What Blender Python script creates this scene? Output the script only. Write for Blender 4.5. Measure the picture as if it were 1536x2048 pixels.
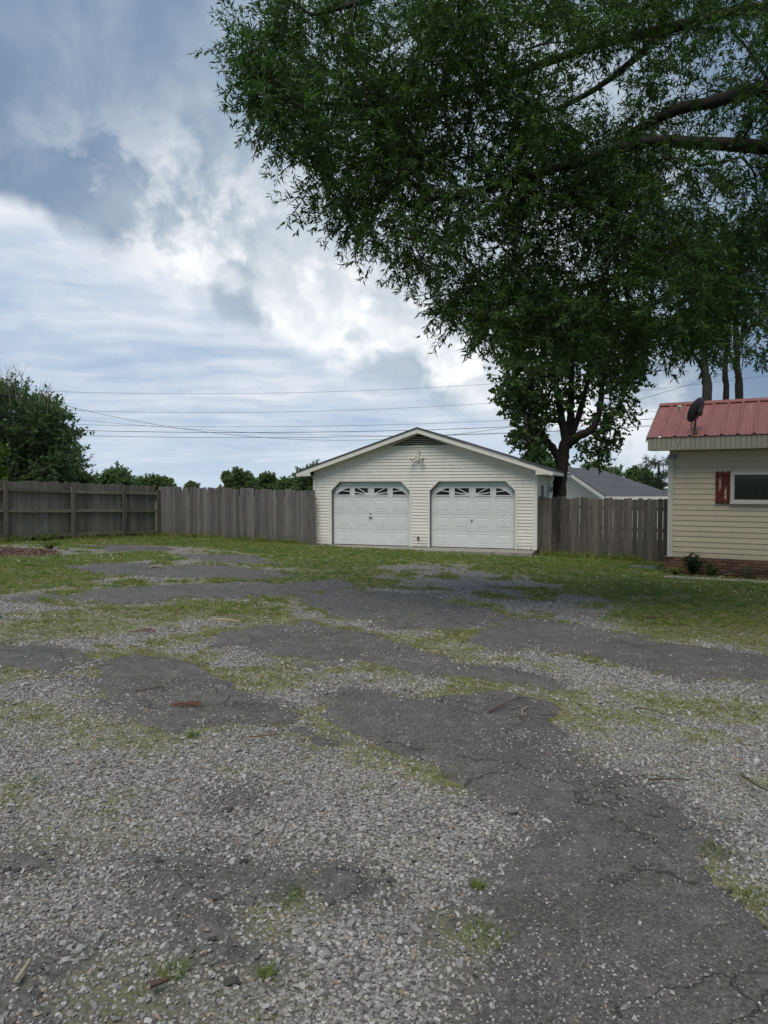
import bpy, bmesh, math, random
import numpy as np
from mathutils import Vector, Matrix

random.seed(7)
rng = np.random.default_rng(11)
for o in list(bpy.data.objects):
    bpy.data.objects.remove(o)
scene = bpy.context.scene
COL = scene.collection
R = math.radians

# ------------------------------------------------------------------ camera
CAM_H = 1.6
PITCH = math.atan(50 / 1420.0)
cam_d = bpy.data.cameras.new('camera')
cam_d.sensor_width = 36.0
cam_d.lens = 1420 / 2048 * 36.0
cam_d.clip_start = 0.05
cam_d.clip_end = 3000
cam = bpy.data.objects.new('camera', cam_d)
COL.objects.link(cam)
cam.location = (0, 0, CAM_H)
cam.rotation_euler = (math.pi / 2 - PITCH, 0, 0)
scene.camera = cam

# ------------------------------------------------------------------ light and exposure
SUN_EL, SUN_AZ = R(62), R(196)          # azimuth clockwise from +Y (view direction)
SUN_STR = 1.5
EXPOSURE = 0.80
sun_dir = Vector((math.sin(SUN_AZ) * math.cos(SUN_EL), math.cos(SUN_AZ) * math.cos(SUN_EL), math.sin(SUN_EL)))
sd = bpy.data.lights.new('sun', 'SUN')
sd.energy = SUN_STR
sd.angle = R(35)
sd.color = (1.0, 0.93, 0.82)
sun = bpy.data.objects.new('sun', sd)
COL.objects.link(sun)
sun.rotation_euler = sun_dir.to_track_quat('Z', 'Y').to_euler()
scene.view_settings.view_transform = 'Standard'
scene.view_settings.look = 'None'
scene.view_settings.exposure = EXPOSURE
scene.view_settings.gamma = 1.0
scene.view_settings.use_curve_mapping = False
scene.cycles.use_denoising = True
scene.cycles.max_bounces = 6
scene.cycles.diffuse_bounces = 3
scene.cycles.glossy_bounces = 2
scene.cycles.transmission_bounces = 3
scene.cycles.transparent_max_bounces = 6


class NT:
    """small helper round a node tree"""
    def __init__(s, nt):
        s.nt = nt; s.n = nt.nodes; s.l = nt.links

    def new(s, t, **kw):
        nd = s.n.new(t)
        for k, v in kw.items():
            setattr(nd, k, v)
        return nd

    def put(s, sock, v):
        if hasattr(v, 'is_linked') or isinstance(v, bpy.types.NodeSocket):
            s.l.new(v, sock)
        else:
            sock.default_value = v

    def math(s, op, a, b=None, c=None, clamp=False):
        nd = s.new('ShaderNodeMath', operation=op); nd.use_clamp = clamp
        s.put(nd.inputs[0], a)
        if b is not None: s.put(nd.inputs[1], b)
        if c is not None: s.put(nd.inputs[2], c)
        return nd.outputs[0]

    def vmath(s, op, a, b=None, out=0):
        nd = s.new('ShaderNodeVectorMath', operation=op)
        s.put(nd.inputs[0], a)
        if b is not None:
            if op == 'SCALE': s.put(nd.inputs[3], b)
            else: s.put(nd.inputs[1], b)
        return nd.outputs[out]

    def noise(s, vec, scale=5, detail=4, rough=0.55, lac=2.0, dist=0.0, out=0):
        nd = s.new('ShaderNodeTexNoise')
        if vec is not None: s.put(nd.inputs['Vector'], vec)
        s.put(nd.inputs['Scale'], scale); s.put(nd.inputs['Detail'], detail)
        s.put(nd.inputs['Roughness'], rough); s.put(nd.inputs['Lacunarity'], lac)
        s.put(nd.inputs['Distortion'], dist)
        return nd.outputs[out]

    def vor(s, vec, scale, feature='F1', out='Distance', rand=1.0):
        nd = s.new('ShaderNodeTexVoronoi', feature=feature)
        if vec is not None: s.put(nd.inputs['Vector'], vec)
        s.put(nd.inputs['Scale'], scale); s.put(nd.inputs['Randomness'], rand)
        return nd.outputs[out]

    def ramp(s, fac, stops, interp='LINEAR'):
        nd = s.new('ShaderNodeValToRGB')
        cr = nd.color_ramp; cr.interpolation = interp
        while len(cr.elements) < len(stops): cr.elements.new(0.5)
        for e, (p, c) in zip(cr.elements, stops):
            e.position = p
            e.color = (c, c, c, 1) if isinstance(c, (int, float)) else (c[0], c[1], c[2], 1)
        s.put(nd.inputs[0], fac)
        return nd.outputs[0]

    def sstep(s, x, a, b, lo=0.0, hi=1.0):
        nd = s.new('ShaderNodeMapRange'); nd.interpolation_type = 'SMOOTHSTEP'
        s.put(nd.inputs[0], x)
        for i, v in enumerate((a, b, lo, hi)): s.put(nd.inputs[i + 1], v)
        return nd.outputs[0]

    def mix(s, fac, a, b, blend='MIX'):
        nd = s.new('ShaderNodeMix', data_type='RGBA', blend_type=blend)
        s.put(nd.inputs[0], fac)
        for i, v in ((6, a), (7, b)):
            if isinstance(v, tuple) and len(v) == 3: v = (*v, 1)
            s.put(nd.inputs[i], v)
        return nd.outputs[2]

    def mapv(s, vec, scale=(1, 1, 1), loc=(0, 0, 0), rot=(0, 0, 0)):
        nd = s.new('ShaderNodeMapping')
        s.put(nd.inputs[0], vec); nd.inputs[1].default_value = loc
        nd.inputs[2].default_value = rot; nd.inputs[3].default_value = scale
        return nd.outputs[0]

    def bump(s, h, strength=0.3, dist=0.01, normal=None):
        nd = s.new('ShaderNodeBump')
        nd.inputs['Strength'].default_value = strength; nd.inputs['Distance'].default_value = dist
        s.put(nd.inputs['Height'], h)
        if normal is not None: s.put(nd.inputs['Normal'], normal)
        return nd.outputs[0]

    def comb(s, x, y, z):
        nd = s.new('ShaderNodeCombineXYZ')
        for i, v in enumerate((x, y, z)): s.put(nd.inputs[i], v)
        return nd.outputs[0]


# ------------------------------------------------------------------ sky (world)
world = bpy.data.worlds.new('World'); scene.world = world; world.use_nodes = True
w = NT(world.node_tree); w.n.clear()
tc = w.new('ShaderNodeTexCoord')
D = w.vmath('NORMALIZE', tc.outputs['Generated'])
sp = w.new('ShaderNodeSeparateXYZ'); w.l.new(D, sp.inputs[0])
dx, dy, dz = sp.outputs
zz = w.math('ADD', w.math('MAXIMUM', dz, 0.0), 0.10)
P = w.comb(w.math('DIVIDE', dx, zz), w.math('DIVIDE', dy, zz), 0.0)
sky = w.new('ShaderNodeTexSky', sky_type='NISHITA'); sky.sun_disc = False
sky.sun_elevation = SUN_EL; sky.sun_rotation = SUN_AZ
sky.air_density = 1.0; sky.dust_density = 2.0; sky.ozone_density = 1.0
# cloud bank: one side of a front that crosses the whole sky, its edge broken by billows
def jit(vec, base, scale, amt, det=5, rough=0.6):
    return w.vmath('ADD', vec, w.vmath('SCALE', w.vmath('SUBTRACT', w.noise(base, scale, det, rough, out=1), (0.5, 0.5, 0.5)), amt))
Ds = w.vmath('ADD', D, (1.73, 0.41, 2.9))
D1 = jit(D, Ds, 2.6, 0.10, 3, 0.5)
Dw = jit(D1, Ds, 8.0, 0.075, 6, 0.60)
front = w.math('ADD', w.vmath('DOT_PRODUCT', Dw, (0.404, -0.170, 0.899), out=1), 0.028)
bank = w.sstep(front, -0.012, 0.022)
toS = w.vmath('SCALE', w.vmath('SUBTRACT', (0.10, 0.95, 0.33), D), 0.07)      # towards the veiled sun
c0 = w.vmath('ADD', Dw, (5.2, 1.1, 0.3))
f0 = w.noise(c0, 3.4, 8, 0.50)
f1 = w.noise(w.vmath('ADD', c0, toS), 3.4, 8, 0.50)
emb = w.math('MULTIPLY', w.math('SUBTRACT', f0, f1), 1.65)
low = w.noise(w.vmath('ADD', D, (3.1, 0.2, 0.7)), 1.9, 3, 0.5)
glowd = w.vmath('DOT_PRODUCT', D, (0.045, 0.965, 0.255), out=1)      # sun veiled behind the cloud
glow = w.sstep(glowd, 0.84, 1.0)
edge = w.sstep(front, 0.16, 0.0)
val = w.math('ADD', w.math('MULTIPLY_ADD', f0, 0.55, -0.085), emb)
val = w.math('ADD', val, w.math('MULTIPLY', low, 0.25))
val = w.math('ADD', val, w.math('MULTIPLY', glow, 0.36))
val = w.math('ADD', val, w.math('MULTIPLY', w.math('MULTIPLY', edge, glow), 0.12))
val = w.math('SUBTRACT', val, w.math('MULTIPLY', w.sstep(glowd, 0.97, 0.80), 0.06))
bankc = w.ramp(val, [(0.26, (0.185, 0.265, 0.385)), (0.40, (0.235, 0.315, 0.43)), (0.54, (0.33, 0.41, 0.50)), (0.66, (0.46, 0.53, 0.60)),
                     (0.78, (0.64, 0.69, 0.735)), (0.92, (0.93, 0.94, 0.96))])
# thin streaked layer beyond the bank
Pw = w.vmath('ADD', P, w.vmath('SCALE', w.noise(P, 0.8, 3, 0.5, out=1), 0.9))
st = w.noise(w.mapv(Pw, (0.65, 1.0, 1)), 1.35, 6, 0.55)
st2 = w.noise(w.mapv(Pw, (0.8, 1.9, 1), (4, 1, 0)), 2.6, 5, 0.55)
st3 = w.noise(w.mapv(Dw, (5.0, 5.0, 13.0)), 1.0, 7, 0.58)
sv = w.math('ADD', w.math('MULTIPLY', st, 0.42), w.math('MULTIPLY', st2, 0.30))
sv = w.math('ADD', sv, w.math('MULTIPLY', st3, 0.50))
sv = w.math('SUBTRACT', sv, 0.11)
sv = w.math('ADD', sv, w.math('MULTIPLY', w.sstep(dz, 0.06, 0.33), 0.10))
sv = w.math('ADD', sv, w.math('MULTIPLY', glow, 0.05))
strc = w.ramp(sv, [(0.36, (0.30, 0.41, 0.58)), (0.47, (0.40, 0.505, 0.65)), (0.57, (0.53, 0.60, 0.705)),
                   (0.68, (0.69, 0.73, 0.79)), (0.82, (0.86, 0.88, 0.91))])
# bright broken puffs where the bank thins out
pf = w.noise(w.vmath('ADD', Dw, (0.6, 2.2, 1.4)), 8.5, 7, 0.55)
puff = w.math('MULTIPLY', w.sstep(pf, 0.50, 0.64), w.math('MULTIPLY', glow, w.math('MULTIPLY', w.sstep(front, 0.24, 0.06), w.sstep(front, -0.05, 0.03))))
clouds = w.mix(bank, strc, bankc)
clouds = w.mix(w.math('MULTIPLY', puff, 0.95), clouds, (1.0, 1.0, 1.0))
hor = w.sstep(dz, 0.13, 0.0)
clouds = w.mix(w.math('MULTIPLY', hor, 0.6), clouds, (0.55, 0.64, 0.745))
gaps = w.math('MULTIPLY', w.sstep(w.noise(w.vmath('ADD', Dw, (2.6, 0.2, 4.4)), 6.5, 4, 0.5), 0.53, 0.62),
              w.math('MULTIPLY', w.sstep(front, -0.03, 0.01), w.sstep(front, 0.075, 0.03)))
bgS = w.new('ShaderNodeBackground'); w.l.new(sky.outputs[0], bgS.inputs[0]); bgS.inputs[1].default_value = 0.06
bgC = w.new('ShaderNodeBackground'); w.l.new(clouds, bgC.inputs[0]); bgC.inputs[1].default_value = 0.66
mx = w.new('ShaderNodeMixShader')
w.l.new(w.math('SUBTRACT', 1.0, w.math('MULTIPLY', gaps, 0.6)), mx.inputs[0])
w.l.new(bgS.outputs[0], mx.inputs[1]); w.l.new(bgC.outputs[0], mx.inputs[2])
wo = w.new('ShaderNodeOutputWorld'); w.l.new(mx.outputs[0], wo.inputs[0])


# ------------------------------------------------------------------ geometry helpers
def gz0(x, y):
    y = np.minimum(y, 45.0)
    return -0.03 * np.clip(x, -25, 25) - 0.017 * y

def ray(px, py):
    xc, yc = (px - 768) / 1420.0, (1024 - py) / 1420.0
    cp, s_ = math.cos(PITCH), math.sin(PITCH)
    return Vector((xc, cp + yc * s_, -s_ + yc * cp))

def at(px, py, depth):
    """point seen in direction (px, py) standing `depth` metres ahead"""
    d = ray(px, py); return Vector((0, 0, CAM_H)) + d * (depth / d.y)

def gp(px, py):
    """where that direction meets the sloping yard"""
    d = ray(px, py); t = CAM_H / (-d.z - 0.03 * d.x - 0.017 * d.y)
    return Vector((0, 0, CAM_H)) + d * t

def hash2(ix, iy, seed):
    h = (ix.astype(np.int64) * 374761393 + iy.astype(np.int64) * 668265263 + seed * 982451653) & 0xFFFFFFFF
    h = ((h ^ (h >> 13)) * 1274126177) & 0xFFFFFFFF
    return ((h ^ (h >> 16)) & 0xFFFF) / 65535.0

def vnoise(x, y, seed=0):
    ix, iy = np.floor(x), np.floor(y); fx, fy = x - ix, y - iy
    fx = fx * fx * (3 - 2 * fx); fy = fy * fy * (3 - 2 * fy)
    a, b = hash2(ix, iy, seed), hash2(ix + 1, iy, seed)
    c, d = hash2(ix, iy + 1, seed), hash2(ix + 1, iy + 1, seed)
    return (a * (1 - fx) + b * fx) * (1 - fy) + (c * (1 - fx) + d * fx) * fy

def fbm(x, y, seed=0, oct=4):
    v = 0; a = 0.5
    for i in range(oct):
        v = v + a * vnoise(x * 2 ** i, y * 2 ** i, seed + i * 17); a *= 0.5
    return v / (1 - 0.5 ** oct)

def poly_sd(x, y, poly):
    """signed distance to a polygon, positive inside"""
    d2 = np.full(x.shape, 1e9); inside = np.zeros(x.shape, bool)
    n = len(poly)
    for i in range(n):
        ax, ay = poly[i]; bx, by = poly[(i + 1) % n]
        ex, ey = bx - ax, by - ay
        t = np.clip(((x - ax) * ex + (y - ay) * ey) / (ex * ex + ey * ey + 1e-12), 0, 1)
        d2 = np.minimum(d2, (x - ax - t * ex) ** 2 + (y - ay - t * ey) ** 2)
        c = ((ay > y) != (by > y)) & (x < (bx - ax) * (y - ay) / (by - ay + 1e-12) + ax)
        inside ^= c
    return np.where(inside, 1, -1) * np.sqrt(d2)

def tag(o, label=None, cat=None, group=None, kind=None):
    if label: o['label'] = label
    if cat: o['category'] = cat
    if group: o['group'] = group
    if kind: o['kind'] = kind
    return o

def empty(name, loc=(0, 0, 0), rz=0.0, label=None, cat=None, group=None):
    o = bpy.data.objects.new(name, None); COL.objects.link(o)
    o.location = loc; o.rotation_euler = (0, 0, rz); o.empty_display_size = 0.2
    return tag(o, label, cat, group)

def np_mesh(name, V, F, smooth=False):
    V = np.asarray(V, np.float32); F = np.asarray(F, np.int32)
    me = bpy.data.meshes.new(name); k = F.shape[1]
    me.vertices.add(len(V)); me.vertices.foreach_set('co', V.ravel())
    me.loops.add(F.size); me.loops.foreach_set('vertex_index', F.ravel())
    me.polygons.add(len(F)); me.polygons.foreach_set('loop_start', np.arange(0, F.size, k, dtype=np.int32))
    me.polygons.foreach_set('loop_total', np.full(len(F), k, np.int32))
    if smooth: me.polygons.foreach_set('use_smooth', np.ones(len(F), bool))
    me.update(calc_edges=True)
    return me

def put(name, me, mat=None, parent=None, loc=(0, 0, 0), rot=(0, 0, 0)):
    o = bpy.data.objects.new(name, me); COL.objects.link(o)
    o.location = loc; o.rotation_euler = rot
    if mat is not None and len(me.materials) == 0: me.materials.append(mat)
    if parent is not None: o.parent = parent
    return o


class MB:
    """collects boxes, prisms, tubes into one mesh"""
    def __init__(s): s.v = []; s.f = []
    def box(s, x0, x1, y0, y1, z0, z1):
        b = len(s.v)
        s.v += [(x, y, z) for z in (z0, z1) for y in (y0, y1) for x in (x0, x1)]
        s.f += [tuple(b + i for i in q) for q in ((0, 2, 3, 1), (4, 5, 7, 6), (0, 1, 5, 4), (2, 6, 7, 3), (0, 4, 6, 2), (1, 3, 7, 5))]
        return s
    def hexa(s, p):
        """8 points: bottom ring of 4 then top ring of 4"""
        b = len(s.v); s.v += [tuple(q) for q in p]
        s.f += [tuple(b + i for i in q) for q in ((3, 2, 1, 0), (4, 5, 6, 7), (0, 1, 5, 4), (1, 2, 6, 5), (2, 3, 7, 6), (3, 0, 4, 7))]
        return s
    def prism(s, pts, y0, y1):
        """polygon in x,z pushed from y0 to y1"""
        b = len(s.v); n = len(pts)
        s.v += [(x, y0, z) for x, z in pts] + [(x, y1, z) for x, z in pts]
        s.f.append(tuple(b + i for i in range(n))); s.f.append(tuple(b + n + i for i in reversed(range(n))))
        for i in range(n):
            j = (i + 1) % n; s.f.append((b + i, b + n + i, b + n + j, b + j))
        return s
    def bar(s, p, q, wd, y0, y1):
        """straight bar in the x,z plane"""
        dxx, dzz = q[0] - p[0], q[1] - p[1]; L = math.hypot(dxx, dzz); nx, nz = -dzz / L * wd / 2, dxx / L * wd / 2
        return s.prism([(p[0] - nx, p[1] - nz), (q[0] - nx, q[1] - nz), (q[0] + nx, q[1] + nz), (p[0] + nx, p[1] + nz)], y0, y1)
    def tube(s, pts, rad, n=8, cap=True, wob=0.0):
        pts = [Vector(p) for p in pts]
        if isinstance(rad, (int, float)): rad = [rad] * len(pts)
        b = len(s.v); prev = None
        for i, p in enumerate(pts):
            t = (pts[min(i + 1, len(pts) - 1)] - pts[max(i - 1, 0)])
            t = t.normalized() if t.length > 1e-9 else Vector((0, 0, 1))
            if prev is None:
                a = t.orthogonal().normalized()
            else:
                a = (prev - t * prev.dot(t)); a = a.normalized() if a.length > 1e-6 else t.orthogonal().normalized()
            prev = a; c = t.cross(a)
            for k in range(n):
                an = 2 * math.pi * k / n; r = rad[i] * (1 + wob * random.uniform(-1, 1))
                s.v.append(tuple(p + a * (r * math.cos(an)) + c * (r * math.sin(an))))
        for i in range(len(pts) - 1):
            for k in range(n):
                k2 = (k + 1) % n
                s.f.append((b + i * n + k, b + i * n + k2, b + (i + 1) * n + k2, b + (i + 1) * n + k))
        if cap:
            s.f.append(tuple(b + k for k in reversed(range(n))))
            s.f.append(tuple(b + (len(pts) - 1) * n + k for k in range(n)))
        return s
    def mesh(s, name, smooth=False):
        me = bpy.data.meshes.new(name); me.from_pydata(s.v, [], s.f); me.update()
        if smooth:
            me.polygons.foreach_set('use_smooth', np.ones(len(me.polygons), bool))
        return me
    def obj(s, name, mat, parent=None, loc=(0, 0, 0), rot=(0, 0, 0), smooth=False):
        return put(name, s.mesh(name, smooth), mat, parent, loc, rot)

def fix_normals(me):
    bm = bmesh.new(); bm.from_mesh(me); bmesh.ops.recalc_face_normals(bm, faces=bm.faces); bm.to_mesh(me); bm.free()


# ------------------------------------------------------------------ materials
def material(name):
    m = bpy.data.materials.new(name); m.use_nodes = True
    t = NT(m.node_tree); b = t.n['Principled BSDF']
    return m, t, b

def flat_mat(name, col, rough=0.6, var=0.12, scale=3.0, bump=0.0, bscale=60, dirt=0.0, dirtcol=(0.16, 0.15, 0.12), metallic=0.0, spec=0.4, objvar=0.0, splash=None):
    """painted or moulded surface with faint mottling, optional streaky dirt"""
    m, t, b = material(name)
    tco = t.new('ShaderNodeTexCoord').outputs['Object']
    oi = t.new('ShaderNodeObjectInfo')
    vec = t.vmath('ADD', tco, t.vmath('SCALE', oi.outputs['Location'], 1.0))
    n = t.noise(vec, scale, 5, 0.6)
    c = t.mix(n, tuple(x * (1 - var) for x in col), tuple(min(1, x * (1 + var)) for x in col))
    if dirt > 0:
        dn = t.noise(t.mapv(vec, (2.2, 2.2, 0.7)), 2.2, 6, 0.65)
        c = t.mix(t.math('MULTIPLY', t.sstep(dn, 0.48, 0.75), dirt), c, (*dirtcol, 1))
    if splash is not None:
        sz = t.new('ShaderNodeSeparateXYZ'); t.l.new(tco, sz.inputs[0])
        nn = t.noise(vec, 5.0, 5, 0.65)
        c = t.mix(t.math('MULTIPLY', t.sstep(t.math('ADD', t.math('SUBTRACT', sz.outputs[2], splash), t.math('MULTIPLY', nn, 0.55)), 0.55, 0.12), 0.55), c, (0.22, 0.20, 0.14, 1))
    if objvar > 0:
        hv = t.new('ShaderNodeHueSaturation'); t.l.new(c, hv.inputs['Color'])
        t.put(hv.inputs['Value'], t.math('ADD', 1 - objvar, t.math('MULTIPLY', oi.outputs['Random'], 2 * objvar)))
        c = hv.outputs[0]
    t.l.new(c, b.inputs['Base Color'])
    b.inputs['Roughness'].default_value = rough; b.inputs['Metallic'].default_value = metallic
    b.inputs['Specular IOR Level'].default_value = spec
    if bump > 0:
        t.l.new(t.bump(t.noise(vec, bscale, 4, 0.6), bump, 0.004), b.inputs['Normal'])
    return m

def wood_mat(name, c_dark, c_light, green=0.25, objvar=0.22, stretch=(26, 26, 1.3), warm=(0.17, 0.14, 0.11)):
    m, t, b = material(name)
    tco = t.new('ShaderNodeTexCoord').outputs['Object']
    oi = t.new('ShaderNodeObjectInfo')
    off = t.vmath('SCALE', t.comb(oi.outputs['Random'], oi.outputs['Random'], oi.outputs['Random']), 37.0)
    vec = t.vmath('ADD', tco, off)
    wv = t.vmath('ADD', vec, t.vmath('SCALE', t.noise(vec, 2.2, 2, 0.5, out=1), 0.05))
    g = t.noise(t.mapv(wv, stretch), 1.0, 6, 0.7)
    c = t.ramp(g, [(0.28, c_dark), (0.5, tuple((a + d) / 2 for a, d in zip(c_dark, c_light))), (0.75, c_light)])
    blot = t.noise(t.mapv(vec, (4, 4, 0.9)), 1.3, 4, 0.6)
    c = t.mix(t.math('MULTIPLY', t.sstep(blot, 0.45, 0.7), 0.5), c, (*warm, 1))
    # knots and nail stains
    kv = t.vor(t.mapv(vec, (7.5, 7.5, 2.4)), 1.0)
    kn = t.math('MULTIPLY', t.sstep(kv, 0.15, 0.05), 0.75)
    c = t.mix(kn, c, tuple(x * 0.25 for x in c_dark))
    # algae near the soil and damp rails
    sep = t.new('ShaderNodeSeparateXYZ'); t.l.new(tco, sep.inputs[0])
    low = t.math('MULTIPLY', t.sstep(t.math('ADD', sep.outputs[2], t.math('MULTIPLY', blot, 0.6)), 0.75, 0.25), green)
    c = t.mix(low, c, (0.075, 0.085, 0.035, 1))
    hv = t.new('ShaderNodeHueSaturation'); t.l.new(c, hv.inputs['Color'])
    t.put(hv.inputs['Value'], t.math('ADD', 1 - objvar, t.math('MULTIPLY', oi.outputs['Random'], 2 * objvar)))
    t.l.new(hv.outputs[0], b.inputs['Base Color'])
    b.inputs['Roughness'].default_value = 0.9; b.inputs['Specular IOR Level'].default_value = 0.2
    t.l.new(t.bump(g, 0.55, 0.006), b.inputs['Normal'])
    return m

def leaf_mat(name, stops, rough=0.45, trans=0.35):
    m, t, b = material(name)
    ge = t.new('ShaderNodeNewGeometry')
    tco = t.new('ShaderNodeTexCoord').outputs['Object']
    rnd = t.math('ADD', t.math('MULTIPLY', ge.outputs['Random Per Island'], 0.55), t.math('MULTIPLY', t.noise(tco, 0.9, 3, 0.5), 0.45))
    c = t.ramp(rnd, stops)
    t.l.new(c, b.inputs['Base Color']); b.inputs['Roughness'].default_value = rough
    b.inputs['Specular IOR Level'].default_value = 0.2
    tr = t.new('ShaderNodeBsdfTranslucent'); t.l.new(t.mix(1.0, c, (1.5, 1.6, 0.7, 1), 'MULTIPLY'), tr.inputs[0])
    mxs = t.new('ShaderNodeMixShader'); mxs.inputs[0].default_value = trans
    out = t.n['Material Output']
    t.l.new(b.outputs[0], mxs.inputs[1]); t.l.new(tr.outputs[0], mxs.inputs[2]); t.l.new(mxs.outputs[0], out.inputs[0])
    return m

def inst_mat(name, stops, rough=0.8, tint=None, bump=0.0, bscale=150, trans=0.0):
    """colour picked per instance (stones, tufts)"""
    m, t, b = material(name)
    oi = t.new('ShaderNodeObjectInfo')
    tco = t.new('ShaderNodeTexCoord').outputs['Object']
    c = t.ramp(oi.outputs['Random'], stops)
    n = t.noise(t.vmath('ADD', tco, oi.outputs['Location']), bscale, 4, 0.6)
    c = t.mix(t.math('MULTIPLY', n, 0.5), c, t.mix(1.0, c, (0.55, 0.55, 0.55, 1), 'MULTIPLY'))
    t.l.new(c, b.inputs['Base Color']); b.inputs['Roughness'].default_value = rough
    b.inputs['Specular IOR Level'].default_value = 0.3
    if bump > 0: t.l.new(t.bump(n, bump, 0.002), b.inputs['Normal'])
    if trans > 0:
        tr = t.new('ShaderNodeBsdfTranslucent'); t.l.new(c, tr.inputs[0])
        mxs = t.new('ShaderNodeMixShader'); mxs.inputs[0].default_value = trans
        t.l.new(b.outputs[0], mxs.inputs[1]); t.l.new(tr.outputs[0], mxs.inputs[2])
        t.l.new(mxs.outputs[0], t.n['Material Output'].inputs[0])
    return m

MAT = {}
MAT['vinyl'] = flat_mat('cream_vinyl', (0.76, 0.74, 0.67), 0.5, 0.06, 2.5, dirt=0.25, dirtcol=(0.42, 0.41, 0.35), objvar=0.05, splash=0.0)
MAT['vinyl_tan'] = flat_mat('tan_vinyl', (0.47, 0.415, 0.305), 0.5, 0.06, 2.5, dirt=0.25, dirtcol=(0.28, 0.26, 0.19), objvar=0.05, splash=-0.15)
MAT['trim'] = flat_mat('white_trim', (0.74, 0.73, 0.67), 0.45, 0.05, 3, dirt=0.2, dirtcol=(0.45, 0.44, 0.4))
MAT['trim_house'] = flat_mat('house_trim', (0.47, 0.46, 0.41), 0.5, 0.08, 3, dirt=0.3, dirtcol=(0.26, 0.26, 0.22))
MAT['soffit'] = flat_mat('soffit_vinyl', (0.60, 0.57, 0.48), 0.5, 0.06, 3, objvar=0.03)
MAT['fascia'] = flat_mat('fascia_vinyl', (0.28, 0.27, 0.215), 0.55, 0.07, 3, dirt=0.35, dirtcol=(0.2, 0.2, 0.16), objvar=0.05)
MAT['door'] = flat_mat('door_paint', (0.70, 0.725, 0.725), 0.4, 0.05, 1.6, dirt=0.22, dirtcol=(0.42, 0.43, 0.42))
MAT['black'] = flat_mat('dark_jamb', (0.045, 0.043, 0.042), 0.7, 0.2)
MAT['shingle'] = flat_mat('shingle', (0.085, 0.085, 0.092), 0.95, 0.35, 9, bump=0.6, bscale=120, objvar=0.12)
MAT['shingle_n'] = flat_mat('grey_shingle', (0.095, 0.098, 0.108), 0.95, 0.35, 2.2, bump=0.5, bscale=60, objvar=0.10)
MAT['concrete'] = flat_mat('concrete', (0.27, 0.255, 0.225), 0.9, 0.2, 4, bump=0.4, bscale=80, dirt=0.75, dirtcol=(0.07, 0.065, 0.058))
MAT['glass'] = flat_mat('dark_glass', (0.012, 0.014, 0.018), 0.06, 0.1, spec=0.5)
MAT['metal'] = flat_mat('grey_metal', (0.18, 0.18, 0.18), 0.45, 0.1, metallic=0.6)
MAT['dish'] = flat_mat('dish_paint', (0.05, 0.052, 0.057), 0.45, 0.15, 8)
MAT['darkmetal'] = flat_mat('dark_metal', (0.03, 0.03, 0.032), 0.5, 0.2)
MAT['cable'] = flat_mat('black_cable', (0.02, 0.02, 0.021), 0.6, 0.1)
MAT['wire'] = flat_mat('power_wire', (0.05, 0.052, 0.055), 0.6, 0.1)
MAT['redwood'] = wood_mat('red_shutter_paint', (0.085, 0.020, 0.018), (0.15, 0.035, 0.03), green=0.0, objvar=0.12, warm=(0.06, 0.02, 0.018))
MAT['brick'] = flat_mat('brick', (0.135, 0.075, 0.046), 0.9, 0.35, 14, bump=0.5, bscale=90, dirt=0.4, dirtcol=(0.1, 0.085, 0.05), objvar=0.3)
MAT['mortar'] = flat_mat('mortar', (0.15, 0.135, 0.11), 0.95, 0.2, 20, bump=0.5)
MAT['fence'] = wood_mat('weathered_fence', (0.080, 0.077, 0.078), (0.205, 0.196, 0.194), green=0.4, objvar=0.33)
MAT['fence_back'] = wood_mat('weathered_fence_back', (0.100, 0.091, 0.077), (0.235, 0.215, 0.185), green=0.4, objvar=0.3)
MAT['rail'] = wood_mat('fence_rail', (0.115, 0.104, 0.076), (0.25, 0.228, 0.172), green=0.0, stretch=(1.3, 26, 26), warm=(0.14, 0.14, 0.07))
MAT['post'] = wood_mat('fence_post', (0.092, 0.08, 0.066), (0.19, 0.168, 0.14), green=0.2)
MAT['stain'] = wood_mat('stained_fence', (0.022, 0.022, 0.025), (0.055, 0.053, 0.055), green=0.1)
MAT['fence_dark'] = wood_mat('weathered_fence_dark', (0.060, 0.054, 0.048), (0.155, 0.140, 0.124), green=0.4, objvar=0.33)
MAT['bark_dark'] = wood_mat('dark_bark', (0.018, 0.016, 0.014), (0.060, 0.052, 0.045), green=0.0, objvar=0.05, stretch=(9, 9, 2.6), warm=(0.04, 0.036, 0.03))
MAT['bark'] = wood_mat('bark', (0.022, 0.020, 0.018), (0.105, 0.098, 0.088), green=0.0, objvar=0.05, stretch=(9, 9, 2.6), warm=(0.09, 0.085, 0.075))
MAT['deadwood'] = flat_mat('dead_twig', (0.19, 0.165, 0.14), 0.9, 0.2, 5)
MAT['leaf_oak'] = leaf_mat('willow_oak_leaf', [(0.15, (0.017, 0.043, 0.018)), (0.45, (0.036, 0.082, 0.029)), (0.7, (0.074, 0.134, 0.040)), (0.9, (0.130, 0.190, 0.056))], 0.5, 0.45)
MAT['leaf_gum'] = leaf_mat('broad_leaf', [(0.2, (0.036, 0.070, 0.032)), (0.5, (0.060, 0.112, 0.044)), (0.8, (0.105, 0.165, 0.058))], 0.6, 0.5)
MAT['leaf_dark'] = leaf_mat('dark_leaf', [(0.2, (0.060, 0.100, 0.062)), (0.5, (0.090, 0.145, 0.082)), (0.85, (0.125, 0.190, 0.098))], 0.65, 0.5)
MAT['leaf_far'] = leaf_mat('far_leaf', [(0.2, (0.085, 0.135, 0.078)), (0.5, (0.125, 0.185, 0.098)), (0.85, (0.170, 0.235, 0.115))], 0.7, 0.5)  # greens brightened to carry the distance haze in the leaf colour
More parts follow.
